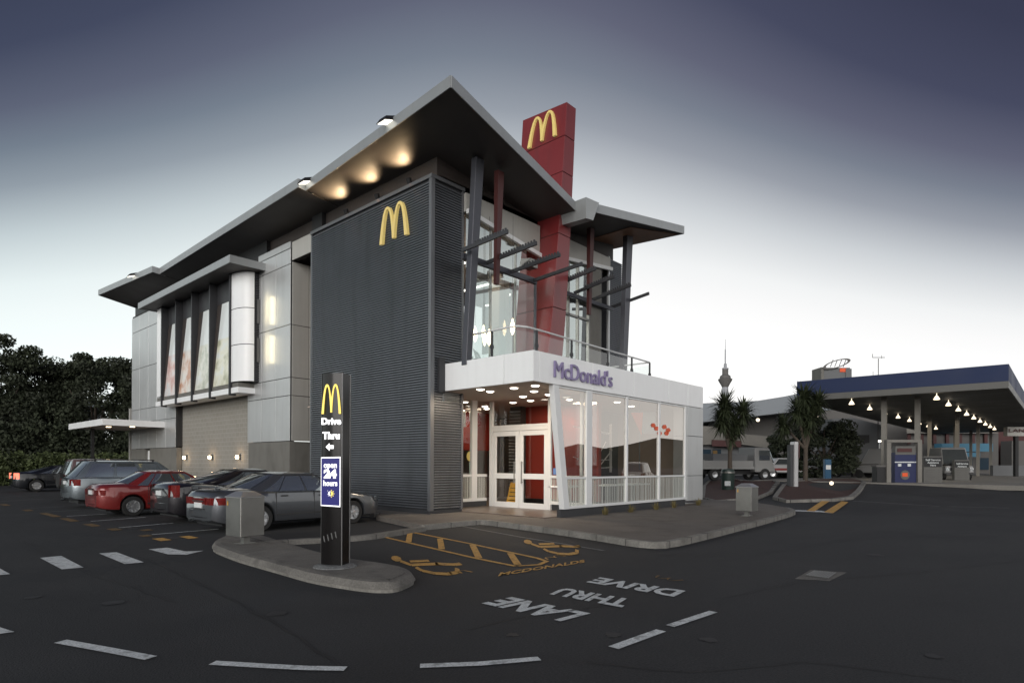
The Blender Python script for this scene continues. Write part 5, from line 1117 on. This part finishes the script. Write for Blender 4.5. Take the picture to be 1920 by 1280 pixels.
b_=[p+UP*.75-FWD*.01+RGT*k for p,k in ((b_[0],.05),(b_[1],-.05))]; MB().quad(b_[0],b_[1],b_[1]+UP*.3,b_[0]+UP*.3).build('notice',MT['plate'],t)
# ---------------- petrol station ----------------
t=thing('fuel_canopy','large flat petrol station canopy with a blue edge band and hanging lamps','canopy',(43,7.8,.7))
X0,X1,Ya,Yb=42.6,97,2.35,13.25; ZT=7.2
MB().box(X0+.1,X1,Ya+.1,Yb-.1,5.98,6.1).build('soffit',MT['stnsoffit'],t)
MB().box(X0,X0+.1,Ya,Yb,6.28,ZT).box(X0+.1,X1,Ya,Ya+.1,6.28,ZT).box(X0+.1,X1,Yb-.1,Yb,6.28,ZT).box(X0+.1,X1,Ya+.1,Yb-.1,ZT-.2,ZT-.05).build('blue_band',MT['stnblue'],t)
MB().box(X0-.03,X0+.1,Ya,Yb,5.9,6.27).box(X0+.1,X1,Ya,Ya+.1,5.9,6.27).box(X0+.1,X1,Yb-.1,Yb,5.9,6.27).build('white_band',MT['stnwhite'],t)
for px,d_ in ((1667,36.4),(1725,36.9)):
    p_=aD(px,900,d_+6.5); 
cols=[(44.6,8.6),(45.2,6.9),(62,8.6),(62,6.7),(78,8.6),(78,6.7),(92,8.6),(92,6.7),(62,11.9)]
for x,y in cols: MB().box(x-.14,x+.14,y-.14,y+.14,.68,5.98).build('pillar',MT['concrete'],t)
for r_,y in ((0,10.3),(1,5.75)):
    for k in range(9 if r_ else 8):
        x=43.9+k*4.9
        l_=MB().tube((x,y,5.98),(x,y,5.82),.02).lathe([(.04,5.84),(.09,5.78),(.17,5.62),(.16,5.60),(.09,5.70)],(x,y,0),12).build('hanging_lamp',MT['lampcanopy'],t,smooth=50)
for x,y in ((47,8),(60,8),(74,8)):
    l=bpy.data.lights.new('canopy_lamp','AREA'); l.size=3; l.energy=45; l.color=(1,.85,.65); lo=new('canopy_lamp',l,t); lo.location=Vector((x,y,5.5))-ROOT[t.name]
def px_box(name,m,parent,x0,x1,y0,y1,d,th=.4,z_ground=None,bevel=0):
    mb=MB(); P_=[aD(x0,y1,d),aD(x1,y1,d),aD(x1,y0,d),aD(x0,y0,d)]
    if z_ground is not None: P_[0].z=z_ground; P_[1].z=z_ground
    w=FWD*th; mb.add(P_+[p+w for p in P_],[(0,1,2,3),(7,6,5,4),(0,1,5,4),(1,2,6,5),(2,3,7,6),(3,0,4,7)]); return mb.build(name,MT[m] if isinstance(m,str) else m,parent,bevel=bevel)
D0=35.2; G=.70
t=thing('fuel_pump','blue fuel pump with a round white badge standing between two pale posts','fuel pump',tuple(aD(1698,900,D0)[:2])+(G,))
K('pumpblue',(.012,.018,.075),.5)
px_box('pump_body','pumpblue',t,1678,1718,848,905,D0,.6,G); px_box('frame_post','concrete',t,1663,1671,828,905,D0-.1,.3,G); px_box('frame_post','concrete',t,1721,1729,828,905,D0-.1,.3,G); px_box('head_rail','concrete',t,1663,1729,824,829,D0-.1,.3)
hd=px_box('price_panel','stnwhite',t,1679,1717,836,852,D0-.02,.3); px_box('red_strip','strutred',hd,1683,1710,840,847,D0-.05,.03); px_box('white_strip','linewhite',t,1678,1718,865,867,D0-.03,.02)
P_=[aD(1697+9*math.cos(i*.524),890+9*math.sin(i*.524),D0-.03) for i in range(12)]; MB().add(P_,[tuple(range(12))]).build('badge',MT['stnwhite'],t); px_box('badge_mark','orangered',t,1692,1702,886,893,D0-.05,.01)
px_box('nozzle','linewhite',t,1684,1690,869,874,D0-.04,.03); px_box('nozzle','linewhite',t,1702,1708,869,874,D0-.04,.03)
t=thing('waste_bin','dark square waste bin beside the left canopy pillar','litter bin',tuple(aD(1654,900,D0)[:2])+(G,)); px_box('bin_body','black',t,1644,1664,874,905,D0,.5,G,bevel=.02); px_box('bin_lid','farwall2',t,1643,1665,872,875,D0-.02,.54)
def board(label,x0,x1,y0,y1,d,full):
    t=thing('price_board',label,'price board',tuple(aD((x0+x1)/2,y1,d)[:2])+(G,),group='standing price boards on the forecourt')
    px_box('board','stnwhite',t,x0,x1,y0,y1,d,.25,G); px_box('header','black',t,x0+1,x1-1,y0+2,y0+20 if full else y0+14,d-.02,.02)
    for k,s in enumerate(('Self Service','Assistance','Here')):
        h=(y0+5+k*5); w0=(x1-x0)*(.1 if k<1 else (.2 if k<2 else .35)); a=aD(x0+w0,h+3.5,d-.05); b_=aD(x1-w0,h+3.5,d-.05); c_=aD(x0+w0,h,d-.05)
        if full or k<2: textmb(s,a,b_-a,c_-a,bold=.02).build('lettering',MT['linewhite'],t)
    m_=MB()
    for k in range(6 if full else 4):
        yy=y0+25+k*4.2 if full else y0+18+k*4.6; P_=[aD(x0+4,yy+1.2,d-.03),aD(x1-14-3*(k%3),yy+1.2,d-.03),aD(x1-14-3*(k%3),yy,d-.03),aD(x0+4,yy,d-.03)]; m_.quad(*P_); m_.quad(*[aD(x1-8,yy+1.2,d-.03),aD(x1-4,yy+1.2,d-.03),aD(x1-4,yy,d-.03),aD(x1-8,yy,d-.03)])
    m_.build('price_lines',MT['farwall2'],t)
board('black-topped white price board right of the blue fuel pump',1732,1767,855,905,D0,1)
board('smaller price board further back, half hidden by the white van',1790,1818,862,897,42,0)
# van at the pumps
p_=aD(1782,893,44); t=thing('white_van','white van with sloping windscreen refuelling between the price boards','van',(0,0,0))
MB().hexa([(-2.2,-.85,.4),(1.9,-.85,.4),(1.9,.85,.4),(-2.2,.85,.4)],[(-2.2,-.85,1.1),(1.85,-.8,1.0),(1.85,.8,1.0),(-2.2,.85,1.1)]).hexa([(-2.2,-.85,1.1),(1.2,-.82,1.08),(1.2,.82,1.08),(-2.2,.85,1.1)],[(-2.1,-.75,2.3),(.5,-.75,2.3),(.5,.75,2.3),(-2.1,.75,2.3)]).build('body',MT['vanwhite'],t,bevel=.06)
MB().hexa([(1.2,-.75,1.12),(1.24,-.75,1.12),(1.24,.75,1.12),(1.2,.75,1.12)],[(.56,-.68,2.15),(.60,-.68,2.15),(.60,.68,2.15),(.56,.68,2.15)]).build('windscreen',MT['carglass'],t)
MB().box(1.86,1.92,-.6,.6,.62,.85).box(1.86,1.94,-.8,.8,.4,.55).build('grille',MT['black'],t)
for s in (1,-1): MB().box(1.86,1.93,s*.7-.1,s*.7+.1,.65,.85).build('headlight',MT['chrome'],t)
for x in (-1.4,1.2):
    for s in (1,-1): MB().lathe([(0,-.1),(.32,-.1),(.34,-.08),(.34,.08),(.32,.1),(0,.1)],(x,s*.75,.34),16,'y').build('wheel',MT['rubber'],t,smooth=40)
t.location=(p_.x,p_.y,.70); t.rotation_euler=(0,0,math.atan2(-FWD.y,-FWD.x)-.35)
# second car at the left pumps
p_=aD(1650,893,48); o=dup(t); o.name='white_van'; o['label']='pale van standing left of the canopy pillar behind the waste bin'; o['group']=t['group']='vans at the petrol station'; o.location=(p_.x,p_.y,.7); o.rotation_euler=(0,0,math.atan2(FWD.y,FWD.x)+.6)
# station shop behind and things on its roof
t=thing('station_shop','dim petrol station shop with a pale blue awning at the back of the forecourt','shop',tuple(aD(1790,880,84)[:2])+(.7,))
px_box('wall','farwall2',t,1700,1872,806,885,86,6,.7); K('awning',(.05,.16,.24),.5,emit=(.1,.3,.45),es=.12); px_box('awning','awning',t,1766,1862,831,846,83,1.5); px_box('awning_edge','awning',t,1800,1838,848,856,83,1); px_box('fascia_board','concrete',t,1700,1872,800,812,85,.5)
for k in range(5): px_box('window','shopglass',t,1712+k*30,1734+k*30,858,880,85.8,.1)
for k in range(7): px_box('brick_pier','strutred',t,1702+k*24,1708+k*24,812,832,85.6,.2)
t=thing('roof_sign','round-backed rooftop sign pod with a tilted oval hoop above the blue canopy','rooftop sign',tuple(aD(1568,700,95)[:2])+(.64,))
px_box('pod_body','farwall',t,1545,1594,689,712,95,3); px_box('pod_wing','plinth',t,1540,1545,688,712,94.8,3); px_box('pod_step','farwall',t,1586,1597,691,712,94.8,3); px_box('red_script','orangered',t,1575,1588,690,697,94.9,.1); px_box('support_block','farwall2',t,1541,1596,712,885,97,6)
m_=MB(); P1=[];n=28
for i in range(n):
    a=2*math.pi*i/n; ca,sa=math.cos(a),math.sin(a)
    for k in (1,.78): P1.append((1569+ (26*ca*k),682-7.5*sa*k-7*ca*k))
m_.add([aD(x,y,94.6) for x,y in P1]+[aD(x,y,96.2) for x,y in P1],[(2*i,2*((i+1)%n),2*((i+1)%n)+1,2*i+1) for i in range(n)]+[(2*n+2*i,2*n+2*((i+1)%n),2*n+2*((i+1)%n)+1,2*n+2*i+1) for i in range(n)]+[(2*i,2*((i+1)%n),2*n+2*((i+1)%n),2*n+2*i) for i in range(n)]+[(2*i+1,2*((i+1)%n)+1,2*n+2*((i+1)%n)+1,2*n+2*i+1) for i in range(n)])
m_.build('oval_hoop',MT['farwall2'],t)
m_=MB()
for k in range(4): x=1556+k*8; m_.add([aD(x,688,95.2),aD(x+1.5,688,95.2),aD(x+7,674,95.2),aD(x+5.5,674,95.2)],[(0,1,2,3)])
m_.build('hoop_struts',MT['farwall'],t)
t=thing('roof_aerial','thin T-shaped aerial mast rising above the blue canopy','aerial',tuple(aD(1647,700,60)[:2])+(.64,))
pt=aD(1647,672,60);pb=aD(1647,720,60); MB().tube((pb.x,pb.y,.7),pt,.05,.035,6).build('mast',MT['farwall2'],t); a=aD(1636,670,60);b_=aD(1659,670,60); MB().tube(a,b_,.03,.03,6).tube(a,a+UP*.35,.025,.025,6).tube(aD(1653,672,60),aD(1653,666,60),.02,.02,6).tube(aD(1637,696,60),aD(1637,705,60),.02,.02,6).build('crossbar',MT['farwall2'],t)
t=thing('roadside_sign','white sign box with red lettering on a dark post at the right edge','sign',tuple(aD(1905,850,60)[:2])+(.64,))
px_box('sign_box','panelside',t,1889,1935,800,817,60,.5); a=aD(1892,810,59.9);b_=aD(1930,810,59.9); textmb('LANE',a,b_-a,UP*.33,bold=.02).build('lettering',MT['strutred'],t); px_box('post','black',t,1904,1910,817,890,60.2,.3,.64)
t=thing('brick_block','dark brick building behind the sign box at the right edge','building',tuple(aD(1900,850,80)[:2])+(.64,)); px_box('wall','strutred',t,1872,1990,778,885,92,8,.64); px_box('wall_panel','farwall2',t,1897,1990,826,885,88,2,.64); px_box('cornice','concrete',t,1870,1990,774,779,91.8,.5)
for k in range(3): px_box('window','black',t,1878+k*12,1884+k*12,790,808,91.9,.1)
tag(px_box('low_wall','farwall',None,1862,1990,872,893,64,.4,.5),'low pale concrete wall running off the right edge past the forecourt','wall')
# street lamp behind the pillar
t=thing('street_lamp','small street lamp with a lit head in front of the grey side block','street lamp',tuple(aD(1651,870,50)[:2])+(.64,)); px_box('pole','frame',t,1648.7,1650.3,828,885,50,.1,.64); px_box('lamp_head','lampwhite',t,1651,1659,825,828,50,.3)
# two globe lamps near the warehouse
for i,(px,py,lb) in enumerate(((1421,787,'round lamp glowing under the warehouse eave between the cabbage trees'),(1532,783,'round lamp glowing under the warehouse eave right of the second cabbage tree'))):
    p_=aD(px,py,69); o=MB().lathe([(0,-.2),(.15,-.14),(.21,0),(.15,.15),(0,.2)],(p_.x,p_.y,p_.z),12).build('globe_lamp',MT['lampcanopy'],smooth=True); tag(o,lb,'lamp','round eave lamps')
# ---------------- things inside the restaurant ----------------
# menu screens
K('menu',(.6,.5,.3),.4,emit=(1,.80,.45),es=.9)
for i,(x0,x1,y0,y1) in enumerate(((863,868.5,816,838),(870,876,815,842),(877,886,815,838))):
    o=px_box('menu_screen','menu',None,x0,x1,y0,y1,26,.08); tag(o,['glowing menu screen closest to the charcoal wall','middle of the three glowing menu screens','right-hand glowing menu screen beside the window post'][i],'menu screen','menu screens above the counter')
a=aD(882,855,22.0); b_=MB(); b_.add([a+RGT*.14*math.cos(i*.524)+UP*.19*math.sin(i*.524) for i in range(12)],[tuple(range(12))]); o=b_.build('oval_poster',K('posteryellow',(.7,.5,.12),.5,emit=(.9,.65,.2),es=.3)); tag(o,'oval yellow sticker on the left entrance window','sticker')
o=px_box('green_poster',K('postergreen',(.25,.38,.30),.5,emit=(.3,.45,.36),es=.25),None,880,895,866,889,22.2,.02); tag(o,'pale green poster in the left entrance window','poster')
for i,(x0,x1,y0,y1) in enumerate(((863,873,770,800),(880,884,770,789),(889,895,772,806))):
    o=px_box('hanging_banner',MT['plate'],None,x0,x1,y0,y1,24,.03); tag(o,['wide white banner hanging at the far left of the entrance glass','short narrow white banner hanging between two longer ones','long narrow white banner hanging beside the window post'][i],'banner','white banners hanging above the counter')
o=px_box('service_counter',K('counterm',(.10,.06,.045),.4),None,862,960,893,940,27,1,.16); tag(o,'dark service counter at the back of the restaurant','counter')
# wet floor sign behind the left door
t=thing('wet_floor_sign','yellow folding wet floor sign behind the left door leaf','wet floor sign',(15.95,14.35,.16)); K('wfs',(.65,.33,.03),.5)
MB().hexa([(15.75,14.1,.16),(15.78,14.1,.16),(15.78,14.62,.16),(15.75,14.62,.16)],[(15.92,14.2,.98),(15.95,14.2,.98),(15.95,14.52,.98),(15.92,14.52,.98)]).build('front_board',MT['wfs'],t); MB().hexa([(16.12,14.1,.16),(16.15,14.1,.16),(16.15,14.62,.16),(16.12,14.62,.16)],[(15.955,14.2,.98),(15.985,14.2,.98),(15.985,14.52,.98),(15.955,14.52,.98)]).build('rear_board',MT['wfs'],t)
m_=MB()
for k in range(4): m_.hexa([(15.79+k*.03,14.2,.35+k*.14),(15.795+k*.03,14.2,.35+k*.14),(15.795+k*.03,14.5,.35+k*.14),(15.79+k*.03,14.5,.35+k*.14)],[(15.735+k*.035+.03,14.2,.38+k*.14),(15.74+k*.035+.03,14.2,.38+k*.14),(15.74+k*.035+.03,14.5,.38+k*.14),(15.735+k*.035+.03,14.5,.38+k*.14)])
m_.build('print',MT['black'],t)
# decals and flag behind the wing windows
t=thing('hanging_flag','orange and white pennant hanging behind the third wing window','flag',tuple(aY(1198,790,11.2)))
P_=[aY(1183,773,10.8),aY(1206,773,10.8),aY(1203,815,10.8)]; MB().add([*P_,*[p+Vector((0,.01,0)) for p in P_]],[(0,1,2),(3,4,5)]).build('orange_cloth',MT['orangered'],t,recalc=False); P_=[aY(1183,772,11.22),aY(1229,772,11.22),aY(1229,813,11.22),aY(1206,813,11.22)]; MB().add(P_,[(0,1,2,3)]).build('pale_cloth',MT['panelside'],t); MB().tube(aY(1199,750,11.2),aY(1199,880,11.2),.02).build('pole',MT['steeldark'],t)
o=MB()
for (x,y) in ((1225,797),(1231,803),(1246,800),(1253,806),(1237,812),(1250,812)): o.add([aY(x+4.5*math.cos(i*1.05),y+4.5*math.sin(i*1.05),10.44) for i in range(6)],[tuple(range(6))])
o=o.build('window_decal',MT['orangered']); tag(o,'red-orange cluster decal on the right-hand wing windows','decal')
# branching white wire sculpture lights behind first windows
random.seed(5); m_=MB()
cpt=aY(1115,835,13.0)
for k in range(13):
    a=aY(random.uniform(1075,1125),random.uniform(795,885),random.uniform(12.6,13.2)); b_=aY(random.uniform(1085,1150),random.uniform(795,885),random.uniform(12.6,13.2)); m_.bar(a,b_,.03,.03)
m_.bar(aY(1145,795,13),aY(1145,885,13),.08,.05)
tag(m_.build('wire_sculpture',MT['frame']),'crossed pale sticks sculpture behind the first wide wing window','sculpture')
# tables and benches behind the wing glass
for i,(x,y) in enumerate(((15.9,12.0),(18.2,12.0),(20.0,12.0))):
    t=thing('cafe_table',['white-topped table behind the first wide wing window','white-topped table behind the middle wing window','white-topped table behind the last wing window'][i],'table',(x,y,.16),group='tables behind the wing windows')
    MB().box(x-.6,x+.6,y-.35,y+.35,.88,.93).build('table_top',MT['white'],t,bevel=.01); MB().tube((x,y,.16),(x,y,.88),.05).build('leg',MT['steel'],t); MB().lathe([(0,0),(.28,0),(.28,.02),(0,.03)],(x,y,.16),16).build('base',MT['steel'],t)
# upper gallery: swan-backed chairs, pendants
def chair(label,p,rz):
    t=thing('lounge_chair',label,'chair',(0,0,0),0,'black high-backed chairs on the upper floor')
    m_=MB(); m_.grid(lambda u,v:((2*u-1)*.30*(1-.25*v)*(1+.0),.20+.16*v+.10*(2*u-1)**2*-1,.42+.60*v-.18*(2*u-1)**2*v),8,6); b_=m_.build('backrest',MT['black'],t,smooth=True,recalc=True)
    MB().box(-.30,.30,-.25,.25,.40,.46).build('seat',MT['black'],t,bevel=.02); MB().tube((0,0,0),(0,0,.4),.03).lathe([(0,0),(.24,0),(.22,.02),(0,.03)],(0,0,0),14).build('leg',MT['steel'],t)
    m_=MB(); m_.box(-.34,-.29,-.22,.22,.55,.6).box(.29,.34,-.22,.22,.55,.6).build('armrest',MT['black'],t)
    t.location=p; t.rotation_euler=(0,0,rz); return t
c1=chair('black high-backed chair nearest the slanted column on the upper floor',(13.75,14.75,4.55),R(150))
for lb,p,rz in (('black high-backed chair beside the middle glass post of the upper floor',(14.7,14.7,4.55),R(30)),('black high-backed chair half hidden behind the balustrade post left of the red blade',(15.2,15.1,4.55),R(60))):
    o=dup(c1); o['label']=lb; o.location=p; o.rotation_euler=(0,0,rz)
t=None
for i,(px,py,lb) in enumerate(((891,627,'spindle-shaped glowing pendant near the slanted column'),(961,613,'spindle-shaped glowing pendant in front of the red blade'),(917,633,'faint spindle pendant between the two brighter ones'))):
    p_=aD(px,py,19.6); t=thing('pendant_lamp',lb,'pendant lamp',tuple(p_),group='spindle pendants over the upper floor tables'); MB().lathe([(0,-.26),(.05,-.16),(.075,-.02),(.05,.12),(.02,.24),(0,.28)],tuple(p_),12).build('lamp_shade',MT['lampwarm'],t,smooth=True); MB().tube(tuple(p_+UP*.28),(p_.x,p_.y,9.55),.006,n=5).build('cord',MT['black'],t)

random.seed(4); mb=MB(); vs=[];n=80
for i in range(n+1):
    an=R(-215+i*(200/n)); hh=10+3*math.sin(an*5)+3*math.sin(an*13+1)+1.5*math.sin(an*41)+random.uniform(0,2.5); rr_=270
    for q,z in ((rr_-60,0),(rr_,hh),(rr_+120,hh*.9)): vs.append((math.cos(an)*q,math.sin(an)*q,z))
mb.add(vs,[(3*i+k,3*i+3+k,3*i+4+k,3*i+1+k) for i in range(n) for k in (0,1)])
tag(mb.build('hills',MT['leafdark']),kind='structure')
